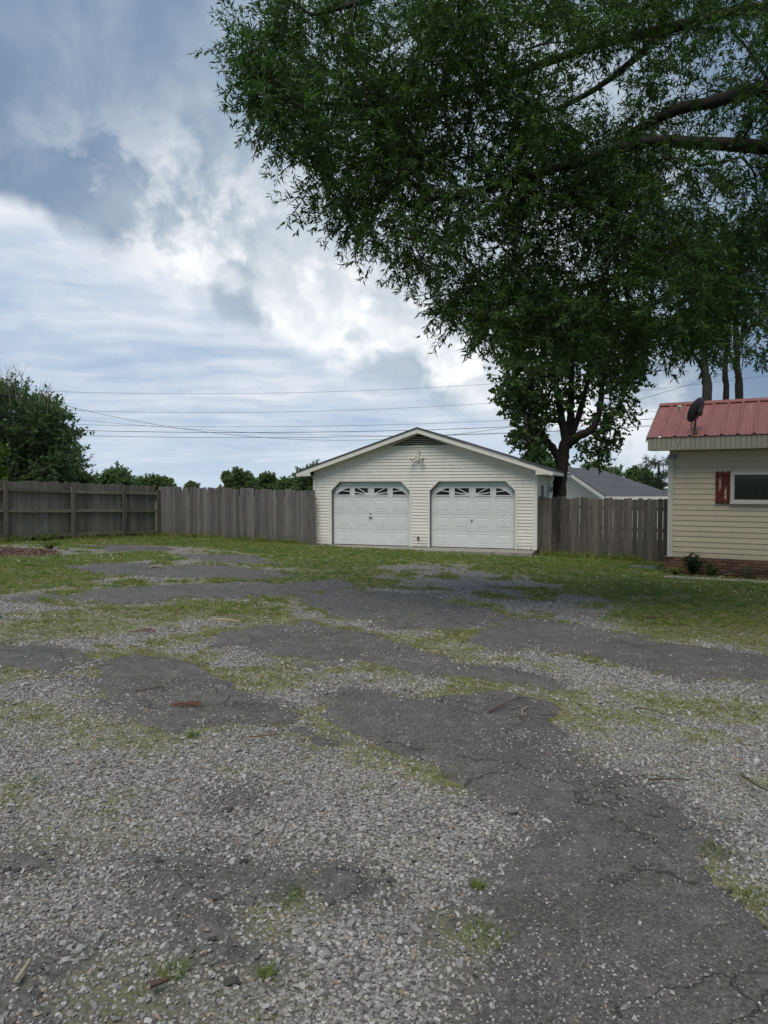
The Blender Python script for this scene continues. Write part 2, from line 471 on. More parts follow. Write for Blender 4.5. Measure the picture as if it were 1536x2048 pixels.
MAT['leaf_pale'] = leaf_mat('pale_leaf', [(0.2, (0.050, 0.095, 0.018)), (0.5, (0.085, 0.145, 0.028)), (0.85, (0.14, 0.20, 0.045))])
MAT['leaf_pine'] = leaf_mat('pine_needle', [(0.2, (0.026, 0.050, 0.032)), (0.5, (0.044, 0.076, 0.046)), (0.85, (0.070, 0.105, 0.055))], 0.7)
MAT['leaf_shrub'] = leaf_mat('shrub_leaf', [(0.2, (0.010, 0.024, 0.010)), (0.5, (0.018, 0.040, 0.016)), (0.85, (0.035, 0.065, 0.025))])
MAT['leaf_weed'] = leaf_mat('weed_leaf', [(0.2, (0.09, 0.13, 0.025)), (0.5, (0.14, 0.19, 0.04)), (0.85, (0.21, 0.25, 0.065))])

def red_roof_mat():
    m, t, b = material('red_metal_roof')
    tco = t.new('ShaderNodeTexCoord').outputs['Object']
    n = t.noise(tco, 3.0, 5, 0.6)
    c = t.mix(n, (0.20, 0.072, 0.066, 1), (0.30, 0.120, 0.108, 1))
    stv = t.noise(t.mapv(tco, (34, 0.8, 0.8)), 1.0, 6, 0.75)
    c = t.mix(t.math('MULTIPLY', t.sstep(stv, 0.45, 0.8), 0.6), c, (0.11, 0.045, 0.045, 1))
    c = t.mix(t.math('MULTIPLY', t.sstep(stv, 0.42, 0.28), 0.5), c, (0.55, 0.37, 0.34, 1))
    t.l.new(c, b.inputs['Base Color']); b.inputs['Roughness'].default_value = 0.5
    return m
MAT['redroof'] = red_roof_mat()

# ------------------------------------------------------------------ the yard: masks laid out on the ground plane
def gpoly(pp): return [(gp(a, b).x, gp(a, b).y) for a, b in pp]

ASPHALT = [gpoly(p) for p in (
    [(640, 1392), (700, 1375), (820, 1388), (900, 1378), (1010, 1372), (1090, 1395), (1135, 1420), (1110, 1452), (1140, 1500),
     (1205, 1535), (1290, 1570), (1392, 1625), (1432, 1690), (1392, 1720), (1450, 1780), (1540, 1850), (1760, 2000), (1800, 2300), (960, 2300),
     (985, 1950), (1000, 1880), (960, 1800), (985, 1740), (1060, 1690), (1080, 1650), (1000, 1610), (940, 1568), (860, 1530), (760, 1500), (690, 1462), (650, 1425)],
    [(405, 1268), (500, 1245), (620, 1242), (760, 1270), (850, 1290), (960, 1322), (1080, 1345), (1155, 1372), (1120, 1392), (1000, 1366),
     (890, 1352), (800, 1345), (700, 1325), (610, 1342), (520, 1305), (440, 1292)],
    [(165, 1335), (260, 1308), (400, 1325), (500, 1385), (600, 1425), (590, 1452), (470, 1452), (330, 1472), (240, 1430), (200, 1390)],
    [(-300, 1280), (0, 1285), (190, 1290), (180, 1322), (100, 1352), (0, 1340), (-300, 1350)],
    [(30, 1195), (180, 1178), (330, 1166), (520, 1166), (700, 1152), (735, 1180), (600, 1196), (420, 1200), (240, 1210), (70, 1205)],
    [(100, 1132), (230, 1126), (420, 1132), (560, 1140), (640, 1150), (520, 1162), (340, 1158), (200, 1150)],
    [(880, 1288), (980, 1245), (1060, 1232), (1250, 1262), (1400, 1288), (1536, 1302), (1800, 1330), (1800, 1380), (1536, 1368), (1380, 1366), (1250, 1330), (1120, 1305), (1000, 1300)],
    [(560, 1182), (720, 1176), (880, 1190), (1000, 1222), (1040, 1238), (920, 1266), (800, 1258), (660, 1232), (590, 1210)],
    [(155, 1092), (250, 1090), (345, 1096), (335, 1103), (200, 1102)],
    [(340, 1108), (480, 1107), (560, 1118), (575, 1130), (470, 1132), (380, 1122)],
    [(560, 1448), (640, 1455), (700, 1490), (640, 1500), (570, 1480)],
    # crumbled remains in the foreground gravel
    [(450, 1575), (505, 1578), (515, 1608), (470, 1612)], [(300, 1715), (400, 1705), (430, 1745), (360, 1765), (310, 1745)],
    [(430, 1730), (520, 1725), (590, 1750), (580, 1800), (500, 1820), (440, 1790)], [(600, 1735), (690, 1728), (770, 1760), (790, 1800), (700, 1810), (620, 1785)],
    [(330, 1800), (410, 1795), (470, 1840), (460, 1890), (380, 1890), (350, 1850)], [(400, 1890), (470, 1880), (500, 1920), (450, 1960), (400, 1940)],
    [(80, 1920), (160, 1915), (180, 1955), (110, 1965)], [(230, 1965), (290, 1955), (300, 2010), (240, 2020)], [(20, 1990), (90, 1975), (120, 2030), (40, 2048)],
    [(885, 1830), (930, 1828), (935, 1868), (892, 1870)], [(1010, 1440), (1060, 1438), (1062, 1455), (1012, 1458)], [(1095, 1362), (1150, 1362), (1150, 1380), (1098, 1380)],
    [(40, 1710), (85, 1708), (85, 1730), (42, 1732)])]

LAWN = [gpoly(p) for p in (
    [(-700, 1062), (0, 1072), (315, 1062), (620, 1080), (1072, 1100), (1335, 1112), (1700, 1125), (1900, 1290), (1536, 1292), (1420, 1280), (1290, 1262), (1230, 1215), (1130, 1170),
     (1000, 1142), (860, 1128), (740, 1132), (650, 1142), (590, 1128), (520, 1108), (400, 1094), (150, 1088), (0, 1092), (-700, 1100)],
    [(-400, 1128), (0, 1122), (70, 1112), (330, 1104), (370, 1118), (250, 1128), (120, 1130), (0, 1142), (-400, 1150)],
)]
MEDIUM = [gpoly(p) for p in (
    [(-300, 1130), (90, 1130), (260, 1140), (200, 1160), (60, 1185), (-300, 1200)],
    [(390, 1158), (560, 1138), (700, 1145), (730, 1160), (600, 1178), (480, 1182), (400, 1178)],
    [(640, 1142), (780, 1130), (860, 1142), (760, 1166), (690, 1168)],
    [(240, 1210), (420, 1200), (600, 1212), (560, 1238), (420, 1240), (300, 1236)],
    [(880, 1192), (960, 1200), (1010, 1214), (960, 1218), (900, 1206)], [(1180, 1222), (1290, 1232), (1260, 1250), (1190, 1238)],
    [(740, 1268), (860, 1285), (1000, 1322), (960, 1330), (840, 1300), (760, 1285)],
    [(0, 1400), (140, 1395), (300, 1440), (320, 1460), (180, 1440), (0, 1430)], [(180, 1430), (300, 1470), (420, 1470), (330, 1500), (210, 1490), (120, 1470)],
    [(1110, 1400), (1240, 1420), (1200, 1470), (1130, 1450)], [(1200, 1370), (1400, 1385), (1536, 1400), (1536, 1440), (1400, 1430), (1250, 1400)],
    [(0, 1560), (80, 1555), (70, 1600), (0, 1600)], [(530, 1830), (610, 1785), (620, 1800), (560, 1850)], [(940, 1850), (1000, 1890), (990, 1910), (950, 1880)],
    [(1400, 1690), (1450, 1720), (1536, 1780), (1560, 1850), (1490, 1830), (1430, 1760)],
    [(0, 1245), (180, 1225), (300, 1250), (180, 1275), (0, 1280)],
    [(690, 1500), (860, 1535), (940, 1570), (930, 1585), (800, 1555), (690, 1520)],
)]
BARE = [gpoly(p) for p in (
    [(780, 1132), (960, 1140), (1110, 1170), (1210, 1215), (1250, 1262), (1060, 1230), (930, 1196), (820, 1180), (760, 1160)],
    [(1270, 1195), (1400, 1196), (1420, 1206), (1290, 1206)], [(860, 1124), (980, 1128), (960, 1136), (850, 1133)])]

def mx_sd(polys, x, y):
    r = np.full(x.shape, -1e9)
    for p in polys:
        p_ = np.array(p); pad = 1.5
        sel = (x > p_[:, 0].min() - pad) & (x < p_[:, 0].max() + pad) & (y > p_[:, 1].min() - pad) & (y < p_[:, 1].max() + pad)
        if sel.any():
            r[sel] = np.maximum(r[sel], poly_sd(x[sel], y[sel], p))
    return np.maximum(r, -1.5)

def asphalt_field(x, y):
    k = np.clip(y / 9.0, 0.42, 1.6)
    wx = x + 0.22 * k * (fbm(x * 1.7, y * 1.7, 3) - 0.5) ; wy = y + 0.5 * k * (fbm(x * 1.7, y * 1.7, 9) - 0.5)
    m = mx_sd(ASPHALT, wx, wy)
    m = m + 0.34 * k * (fbm(x * 3.2, y * 3.2, 21, 6) - 0.5) - 0.02
    # crumbled, pocked surface
    m = m - 0.10 * np.clip(fbm(x * 2.3, y * 2.3, 33) - 0.56, 0, 1) * 4 * np.clip(1 - m / 0.5, 0.25, 1)
    far = np.clip((y - 5.0) / 4.0, 0, 1)
    m = m - far * (0.05 + 1.6 * np.clip(fbm(x * 1.3, y * 1.3, 133, 5) - 0.53, 0, 1))
    return m

def grass_field(x, y):
    k = np.clip(y / 12.0, 0.2, 1.2)
    wx = x + 1.1 * k * (fbm(x * 0.9, y * 0.9, 41) - 0.5); wy = y + 1.6 * k * (fbm(x * 0.9, y * 0.9, 57) - 0.5)
    g = np.clip(mx_sd(LAWN, wx, wy) / 1.0 + 0.55, 0, 1)
    md = np.clip(mx_sd(MEDIUM, wx, wy) / 0.45 + 0.5, 0, 1) * 0.62
    g = np.maximum(g, md)
    bare = np.clip(mx_sd(BARE, wx, wy) / 0.6 + 0.5, 0, 1)
    g = g * (1 - 0.78 * bare)
    n = fbm(x * 2.2, y * 2.2, 71, 4)
    rim = np.exp(-(asphalt_field(x, y) / 0.14) ** 2) * np.clip((fbm(x * 1.1, y * 1.1, 171) - 0.42) * 5, 0, 1) * np.clip((y - 3) / 4, 0.12, 0.62)
    g = np.maximum(g, rim)
    base = np.clip((n - 0.50 + 0.03 * np.clip((y - 8) / 4, 0, 1) * (x < 3) + 0.02 * (x < 0)) * 5, 0, 1) * np.clip((y - 2.0) / 6.5, 0.20, 0.80)
    g = np.maximum(g, base)
    return np.where(apron_mask(x, y), 0.0, np.clip(g * (0.55 + 0.9 * fbm(x * 5, y * 5, 88, 3)), 0, 1))

def apron_mask(x, y):
    c, s_ = math.cos(R(-18.6)), math.sin(R(-18.6)); ax, ay = x + 2.40, y - 24.3
    lx, ly = c * ax + s_ * ay, -s_ * ax + c * ay
    return (lx > -0.32) & (lx < 7.45) & (ly > -0.98 - 0.06 * np.sin(lx * 5)) & (ly < 7.0)

def surf(x, y):
    """height of the loose ground, bumps included"""
    return gz0(x, y) + 0.05 * (fbm(x * 0.5, y * 0.5, 5, 3) - 0.5) + 0.012 * (fbm(x * 6, y * 6, 6, 3) - 0.5) - np.where(apron_mask(x, y), 0.10, 0.0)

def gz(x, y): return float(surf(np.array([x], float), np.array([y], float))[0])

def grid(y0, y1, a, b, ncol):
    ys = [y0]
    while ys[-1] < y1: ys.append(ys[-1] + a * ys[-1] + b)
    ys = np.array(ys); s = np.linspace(-1, 1, ncol)
    Y = np.repeat(ys[:, None], ncol, 1); X = s[None, :] * (2.2 + 0.78 * Y)
    nr = len(ys); i = np.arange((nr - 1) * ncol).reshape(nr - 1, ncol)[:, :-1].ravel()
    F = np.stack([i, i + 1, i + ncol + 1, i + ncol], 1)
    return X.ravel(), Y.ravel(), F

GX, GY, GF = grid(0.5, 31.0, 0.0068, 0.007, 540)
GA = asphalt_field(GX, GY); GG = grass_field(GX, GY)

def ground_mat():
    m, t, b = material('gravelly_soil')
    tar = None
    tco = t.new('ShaderNodeTexCoord').outputs['Object']
    at_ = t.new('ShaderNodeAttribute'); at_.attribute_name = 'grass'
    cells = t.new('ShaderNodeTexVoronoi'); t.put(cells.inputs['Vector'], tco); cells.inputs['Scale'].default_value = 55
    cv = t.new('ShaderNodeSeparateColor'); t.l.new(cells.outputs['Color'], cv.inputs[0])
    stone = t.ramp(cv.outputs[0], [(0.0, (0.17, 0.163, 0.152)), (0.45, (0.29, 0.28, 0.265)), (0.8, (0.39, 0.38, 0.36)), (1.0, (0.48, 0.47, 0.44))])
    stone = t.mix(t.sstep(cells.outputs['Distance'], 0.35, 0.75), stone, (0.09, 0.086, 0.08, 1))
    n1 = t.noise(tco, 1.2, 5, 0.6); n2 = t.noise(tco, 9.0, 5, 0.65)
    dirt = t.mix(n2, (0.085, 0.075, 0.055, 1), (0.19, 0.165, 0.125, 1))
    stone = t.mix(t.math('MULTIPLY', t.sstep(t.math('ADD', t.math('MULTIPLY', n1, 0.6), t.math('MULTIPLY', n2, 0.4)), 0.46, 0.62), 0.5), stone, dirt)
    grassc = t.ramp(t.noise(tco, 14.0, 5, 0.7), [(0.25, (0.105, 0.12, 0.036)), (0.5, (0.19, 0.205, 0.066)), (0.78, (0.31, 0.29, 0.14))])
    grassc = t.mix(t.math('MULTIPLY', t.sstep(n1, 0.55, 0.7), 0.5), grassc, dirt)
    ta = t.new('ShaderNodeAttribute'); ta.attribute_name = 'tar'
    stone = t.mix(t.math('MULTIPLY', t.sstep(t.math('ADD', ta.outputs['Fac'], t.math('MULTIPLY', t.math('SUBTRACT', n2, 0.5), 0.9)), 0.25, 0.8), 0.85), stone, t.mix(n2, (0.07, 0.067, 0.063, 1), (0.14, 0.135, 0.125, 1)))
    gfac = t.sstep(t.math('ADD', at_.outputs['Fac'], t.math('MULTIPLY', t.math('SUBTRACT', n2, 0.5), 0.35)), 0.06, 0.46)
    c = t.mix(t.math('MULTIPLY', gfac, 0.70), stone, grassc)
    t.l.new(c, b.inputs['Base Color']); b.inputs['Roughness'].default_value = 0.95; b.inputs['Specular IOR Level'].default_value = 0.15
    h = t.math('ADD', t.math('MULTIPLY', t.math('SUBTRACT', 1.0, cells.outputs['Distance']), 0.7), t.math('MULTIPLY', n2, 0.4))
    t.l.new(t.bump(h, 0.8, 0.015), b.inputs['Normal'])
    return m

def asphalt_mat():
    m, t, b = material('old_asphalt')
    tco = t.new('ShaderNodeTexCoord').outputs['Object']
    cells = t.new('ShaderNodeTexVoronoi'); t.put(cells.inputs['Vector'], tco); cells.inputs['Scale'].default_value = 95
    cv = t.new('ShaderNodeSeparateColor'); t.l.new(cells.outputs['Color'], cv.inputs[0])
    fine = t.noise(tco, 55, 6, 0.75); big = t.noise(tco, 1.4, 6, 0.68); mid = t.noise(tco, 7, 5, 0.65)
    c = t.mix(big, (0.060, 0.058, 0.055, 1), (0.170, 0.163, 0.152, 1))
    c = t.mix(t.math('MULTIPLY', t.sstep(fine, 0.38, 0.66), 0.75), t.mix(1.0, c, (0.55, 0.55, 0.55, 1), 'MULTIPLY'), t.mix(1.0, c, (1.6, 1.6, 1.6, 1), 'MULTIPLY'))
    spot = t.math('MULTIPLY', t.sstep(cv.outputs[0], 0.66, 0.9), t.sstep(cells.outputs['Distance'], 0.45, 0.2))
    c = t.mix(t.math('MULTIPLY', spot, 0.8), c, t.ramp(cv.outputs[1], [(0, (0.20, 0.19, 0.18)), (0.8, (0.32, 0.31, 0.30)), (1, (0.36, 0.26, 0.17))]))
    c = t.mix(t.math('MULTIPLY', t.sstep(mid, 0.46, 0.70), 0.55), c, (0.185, 0.177, 0.163, 1))
    wv = t.vmath('ADD', tco, t.vmath('SCALE', t.noise(tco, 3.0, 5, 0.6, out=1), 0.35))
    ck = t.vor(wv, 0.85, 'DISTANCE_TO_EDGE'); ck2 = t.vor(wv, 3.3, 'DISTANCE_TO_EDGE')
    broke = t.noise(tco, 2.1, 3, 0.5); broke2 = t.noise(t.vmath('ADD', tco, (7, 3, 0)), 1.1, 3, 0.5)
    crack = t.math('MAXIMUM', t.math('MULTIPLY', t.sstep(ck, 0.009, 0.001), t.sstep(broke, 0.46, 0.56)), t.math('MULTIPLY', t.sstep(ck2, 0.016, 0.003), t.sstep(broke2, 0.55, 0.62)))
    c = t.mix(t.math('MULTIPLY', crack, 0.65), c, (0.03, 0.028, 0.026, 1))
    t.l.new(c, b.inputs['Base Color']); b.inputs['Roughness'].default_value = 0.88; b.inputs['Specular IOR Level'].default_value = 0.25
    h = t.math('SUBTRACT', t.math('ADD', t.math('MULTIPLY', fine, 0.8), t.math('MULTIPLY', spot, 0.35)), t.math('MULTIPLY', crack, 1.2))
    t.l.new(t.bump(h, 0.9, 0.010), b.inputs['Normal'])
    return m

MAT['ground'] = ground_mat(); MAT['asphalt'] = asphalt_mat()
GZ = surf(GX, GY)
me = np_mesh('ground', np.stack([GX, GY, GZ], 1), GF, True)
me.attributes.new('grass', 'FLOAT', 'POINT').data.foreach_set('value', GG.astype(np.float32))
me.attributes.new('tar', 'FLOAT', 'POINT').data.foreach_set('value', np.clip(GA / 0.35 + 1, 0, 1).astype(np.float32))
ground = put('ground', me, MAT['ground'])
tag(ground, 'gravel and thin soil of the sloping yard around the worn asphalt', 'ground', kind='structure')

# worn asphalt: a crust that stands a little proud of the gravel and dives under it at its ragged rim
prof = np.clip(GA / 0.05, -1.2, 1.0)
AZ = gz0(GX, GY) + 0.05 * (fbm(GX * 0.5, GY * 0.5, 5, 3) - 0.5) + 0.004 + 0.016 * prof + 0.010 * (fbm(GX * 2.5, GY * 2.5, 62, 4) - 0.5)
keep = (GA[GF] > -0.05).any(axis=1)
idx = np.unique(GF[keep]); remap = np.full(len(GX), -1); remap[idx] = np.arange(len(idx))
me = np_mesh('asphalt', np.stack([GX, GY, AZ], 1)[idx], remap[GF[keep]], True)
asphalt = put('asphalt', me, MAT['asphalt'])
tag(asphalt, 'cracked dark asphalt breaking up into patches across the gravel yard', 'asphalt', kind='structure')

# land beyond the yard
n = 121
s_ = np.sign(np.linspace(-1, 1, n)) * np.abs(np.linspace(-1, 1, n)) ** 2.2 * 600
FX, FY = np.meshgrid(s_, s_); FX = FX.ravel(); FY = FY.ravel() + 15
i = np.arange((n - 1) * n).reshape(n - 1, n)[:, :-1].ravel()
land = put('field', np_mesh('field', np.stack([FX, FY, gz0(FX, FY) - 0.07 - 0.6 * np.clip((FY - 30) / 60, 0, 1)], 1), np.stack([i, i + 1, i + n + 1, i + n], 1), True),
           flat_mat('field_grass', (0.075, 0.10, 0.03), 0.95, 0.4, 0.8, bump=0.5, bscale=20))
tag(land, 'grassy land running on behind the fences and houses', 'field', kind='structure')


# ------------------------------------------------------------------ scatter by geometry nodes
def hull_stone(seed, flat=0.65):
    rs = random.Random(seed); bm = bmesh.new()
    for k in range(13):
        v = Vector((rs.gauss(0, 1), rs.gauss(0, 1), rs.gauss(0, 1))).normalized()
        bm.verts.new((v.x * rs.uniform(0.8, 1.1), v.y * rs.uniform(0.6, 0.85), v.z * flat))
    bmesh.ops.convex_hull(bm, input=bm.verts)
    bm.verts.ensure_lookup_table()
    loose = [v for v in bm.verts if not v.link_faces]
    bmesh.ops.delete(bm, geom=loose, context='VERTS')
    me = bpy.data.meshes.new('stone'); bm.to_mesh(me); bm.free()
    return me

def tuft(seed, nb=14, h=0.06, spread=0.035, wd=0.0035, lean=0.5):
    rs = random.Random(seed); V = []; F = []
    for k in range(nb):
        a = rs.uniform(0, 2 * math.pi); r = spread * math.sqrt(rs.random())
        x, y = r * math.cos(a), r * math.sin(a); hh = h * rs.uniform(0.45, 1.15)
        la = rs.uniform(0, 2 * math.pi); ln = hh * lean * rs.uniform(0.2, 1.3)
        tx, ty = -math.sin(la) * wd, math.cos(la) * wd; b = len(V)
        ex, ey = math.cos(la) * ln, math.sin(la) * ln
        V += [(x - tx, y - ty, -0.01), (x + tx, y + ty, -0.01), (x + ex * .35 - tx * .8, y + ey * .35 - ty * .8, hh * .6),
              (x + ex * .35 + tx * .8, y + ey * .35 + ty * .8, hh * .6), (x + ex, y + ey, hh)]
        F += [(b, b + 1, b + 3, b + 2), (b + 2, b + 3, b + 4)]
    me = bpy.data.meshes.new('tuft'); me.from_pydata(V, [], F); me.update()
    return me

def clover_leafs(seed, nb=9, h=0.035, spread=0.05):
    rs = random.Random(seed); V = []; F = []
    for k in range(nb):
        a = rs.uniform(0, 6.28); r = spread * math.sqrt(rs.random()); c = Vector((r * math.cos(a), r * math.sin(a), h * rs.uniform(0.4, 1.1)))
        rot = rs.uniform(0, 6.28); s = rs.uniform(0.007, 0.012)
        for j in range(3):
            an = rot + j * 2.094; d = Vector((math.cos(an), math.sin(an), rs.uniform(-.1, .3))); q = Vector((-d.y, d.x, 0))
            b = len(V); V += [tuple(c), tuple(c + d * s + q * s * .7), tuple(c + d * s * 1.7), tuple(c + d * s - q * s * .7)]
            F.append((b, b + 1, b + 2, b + 3))
    me = bpy.data.meshes.new('clover'); me.from_pydata(V, [], F); me.update()
    return me

def scatter(name, pts, rot, scl, protos, mat, label, cat):
    pts = np.asarray(pts, np.float32); n = len(pts)
    me = bpy.data.meshes.new(name); me.vertices.add(n); me.vertices.foreach_set('co', pts.ravel())
    a = me.attributes.new('rot', 'FLOAT_VECTOR', 'POINT'); a.data.foreach_set('vector', np.asarray(rot, np.float32).ravel())
    a = me.attributes.new('scl', 'FLOAT_VECTOR', 'POINT'); a.data.foreach_set('vector', np.asarray(scl, np.float32).ravel())
    a = me.attributes.new('pick', 'INT', 'POINT'); a.data.foreach_set('value', rng.integers(0, len(protos), n).astype(np.int32))
    c = bpy.data.collections.new(name + '_pieces')
    for k, pm in enumerate(protos):
        if len(pm.materials) == 0: pm.materials.append(mat)
        c.objects.link(bpy.data.objects.new('%s_piece_%02d' % (name, k), pm))
    ng = bpy.data.node_groups.new(name + '_scatter', 'GeometryNodeTree')
    ng.interface.new_socket('Geometry', in_out='INPUT', socket_type='NodeSocketGeometry')
    ng.interface.new_socket('Geometry', in_out='OUTPUT', socket_type='NodeSocketGeometry')
    gi, go = ng.nodes.new('NodeGroupInput'), ng.nodes.new('NodeGroupOutput')
    ci = ng.nodes.new('GeometryNodeCollectionInfo'); ci.inputs[0].default_value = c
    ci.inputs['Separate Children'].default_value = True; ci.inputs['Reset Children'].default_value = True
    ip = ng.nodes.new('GeometryNodeInstanceOnPoints'); ip.inputs['Pick Instance'].default_value = True
    def na(nm, ty):
        q = ng.nodes.new('GeometryNodeInputNamedAttribute'); q.data_type = ty; q.inputs[0].default_value = nm
        return next(o for o in q.outputs if o.enabled and o.name == 'Attribute')
    L = ng.links
    L.new(gi.outputs[0], ip.inputs['Points']); L.new(ci.outputs[0], ip.inputs['Instance'])
    L.new(na('pick', 'INT'), ip.inputs['Instance Index'])
    e2r = ng.nodes.new('FunctionNodeEulerToRotation'); L.new(na('rot', 'FLOAT_VECTOR'), e2r.inputs[0])
    L.new(e2r.outputs[0], ip.inputs['Rotation']); L.new(na('scl', 'FLOAT_VECTOR'), ip.inputs['Scale'])
    L.new(ip.outputs[0], go.inputs[0])
    o = bpy.data.objects.new(name, me); COL.objects.link(o); me.materials.append(mat)
    md = o.modifiers.new('scatter', 'NODES'); md.node_group = ng
    return tag(o, label, cat, kind='stuff')

MAT['stone'] = inst_mat('gravel_stone', [(0.0, (0.15, 0.145, 0.138)), (0.3, (0.255, 0.248, 0.237)), (0.64, (0.35, 0.34, 0.327)), (0.89, (0.47, 0.46, 0.44)),
                                         (0.94, (0.55, 0.54, 0.52)), (0.955, (0.33, 0.25, 0.17)), (0.985, (0.42, 0.40, 0.36)), (1.0, (0.30, 0.17, 0.10))], 0.85, bump=0.5)
MAT['blade'] = inst_mat('lawn_blade', [(0.0, (0.15, 0.23, 0.042)), (0.4, (0.235, 0.32, 0.066)), (0.75, (0.33, 0.375, 0.105)), (0.92, (0.40, 0.38, 0.17)), (1.0, (0.42, 0.37, 0.22))], 0.6, bscale=30, trans=0.5)
MAT['blade_y'] = inst_mat('sparse_blade', [(0.0, (0.17, 0.20, 0.045)), (0.5, (0.26, 0.28, 0.075)), (0.85, (0.34, 0.32, 0.13)), (1.0, (0.34, 0.26, 0.15))], 0.6, bscale=30, trans=0.35)
MAT['clover'] = inst_mat('clover_leaf', [(0.0, (0.09, 0.18, 0.035)), (0.6, (0.14, 0.25, 0.05)), (1.0, (0.20, 0.30, 0.075))], 0.6, trans=0.4)
MAT['flower'] = inst_mat('clover_flower', [(0.0, (0.6, 0.6, 0.5)), (1.0, (0.8, 0.8, 0.74))], 0.7)
MAT['chip'] = inst_mat('bark_chip', [(0.0, (0.09, 0.05, 0.04)), (0.6, (0.17, 0.10, 0.085)), (1.0, (0.27, 0.19, 0.16))], 0.9)

def sample(nn, y0, y1, half=lambda y: 1.1 + 0.66 * y, power=1.0):
    y = y0 + (y1 - y0) * rng.random(nn); hw = half(y)
    k = rng.random(nn) < hw / half(np.array([y1]))[0]
    y = y[k]; hw = hw[k]; x = (rng.random(len(y)) * 2 - 1) * hw
    return x, y

STONES = [hull_stone(s, 0.5 + 0.25 * (s % 3) / 2) for s in range(8)]
px_, py_, pr_ = [], [], []
for y0, y1, dens, r in ((1.2, 3.2, 5600, 0.0078), (3.2, 5.2, 4000, 0.0086), (5.2, 8.0, 2100, 0.0100), (8.0, 13.5, 660, 0.0120), (13.5, 18.0, 260, 0.0140)):
    half1 = 1.1 + 0.66 * y1
    x, y = sample(int(dens * 2 * half1 * (y1 - y0)), y0, y1)
    px_.append(x); py_.append(y); pr_.append(np.full(len(x), r))
x, y, r = map(np.concatenate, (px_, py_, pr_))
r = r * np.exp(rng.normal(0, 0.30, len(r)))
A = asphalt_field(x, y); G = grass_field(x, y)
An = A + 0.30 * (fbm(x * 3.1, y * 3.1, 91, 5) - 0.5) * np.clip(y / 6, 0.6, 1.5)
q = np.clip((0.09 - An) / 0.24, 0, 1); q = q * q * (3 - 2 * q)
pk = np.maximum(q, 0.08 + 0.36 * np.clip((fbm(x * 1.7, y * 1.7, 95, 4) - 0.50) * 6, 0, 1)) * (1 - 0.70 * np.clip(G * 1.2, 0, 1))
k = rng.random(len(x)) < pk
x, y, r, A = x[k], y[k], r[k], A[k]
r = np.where(A > 0.02, r * 0.72, r)
base = np.where(A > 0.0, gz0(x, y) + 0.05 * (fbm(x * 0.5, y * 0.5, 5, 3) - 0.5) + 0.004 + 0.016 * np.clip(A / 0.05, 0, 1) + 0.010 * (fbm(x * 2.5, y * 2.5, 62, 4) - 0.5), surf(x, y))
gx, gy = sample(90000, 1.2, 6.5)
gA = asphalt_field(gx, gy); gk = (gA > -0.05) & (rng.random(len(gx)) < 0.25 + 1.2 * np.clip(fbm(gx * 2.2, gy * 2.2, 197, 4) - 0.42, 0, 1))
gx, gy, gA = gx[gk], gy[gk], gA[gk]
x = np.concatenate([x, gx]); y = np.concatenate([y, gy]); A = np.concatenate([A, gA]); r = np.concatenate([r, 0.0032 * np.exp(rng.normal(0, 0.35, len(gx)))])
base = np.concatenate([base, gz0(gx, gy) + 0.05 * (fbm(gx * 0.5, gy * 0.5, 5, 3) - 0.5) + 0.005 + 0.016 * np.clip(gA / 0.05, -1, 1) + 0.010 * (fbm(gx * 2.5, gy * 2.5, 62, 4) - 0.5)])
big = rng.random(len(x)) < 0.012; r = np.where(big & (A < 0), r * 1.7, r)
rot = np.stack([rng.normal(0, 0.35, len(x)), rng.normal(0, 0.35, len(x)), rng.random(len(x)) * 6.28], 1)
scatter('gravel', np.stack([x, y, base + r * (0.05 + 0.42 * rng.random(len(x)))], 1), rot, np.repeat(r[:, None], 3, 1) * np.exp(rng.normal(0, 0.12, (len(x), 3))),
        STONES, MAT['stone'], 'loose grey crushed stone spread over the yard', 'gravel')

# crumbled lumps of tar where the crust has broken up
CR = [p for p in ASPHALT[11:]]
lx, ly = sample(24000, 1.4, 5.5); d_ = mx_sd(CR, lx, ly)
rimA = asphalt_field(lx, ly)
lk = ((d_ > -0.07) & (rng.random(len(lx)) < 0.20)) | ((np.abs(rimA) < 0.06) & (rng.random(len(lx)) < 0.05))
lx, ly = lx[lk], ly[lk]; lr = np.minimum(0.014 * np.exp(rng.normal(0, 0.45, len(lx))), 0.034)
MAT['tar'] = inst_mat('tar_lump', [(0.0, (0.050, 0.048, 0.046)), (0.6, (0.085, 0.082, 0.078)), (1.0, (0.14, 0.135, 0.125))], 0.9, bump=0.8, bscale=130)
scatter('asphalt_crumbs', np.stack([lx, ly, surf(lx, ly) + lr * 0.18], 1), np.stack([rng.normal(0, 0.12, len(lx)), rng.normal(0, 0.12, len(lx)), rng.random(len(lx)) * 6.28], 1),
        np.stack([lr, lr, lr * 0.7], 1), [hull_stone(s + 50, 0.6) for s in range(6)], MAT['tar'], 'dark crumbled lumps of asphalt lying in the gravel', 'asphalt lumps')

def lawn(name, nn, y0, y1, prob, protos, mat, label, cat, smin, smax, dz_=0.0):
    x, y = sample(nn, y0, y1, lambda q: 2.0 + 0.70 * q)
    A = asphalt_field(x, y); G = grass_field(x, y)
    k = rng.random(len(x)) < prob(x, y, A, G)
    x, y = x[k], y[k]; s = smin + (smax - smin) * rng.random(len(x)) ** 1.5
    rot = np.stack([rng.normal(0, 0.15, len(x)), rng.normal(0, 0.15, len(x)), rng.random(len(x)) * 6.28], 1)
    return scatter(name, np.stack([x, y, surf(x, y) + dz_], 1), rot, np.repeat(s[:, None], 3, 1), protos, mat, label, cat)

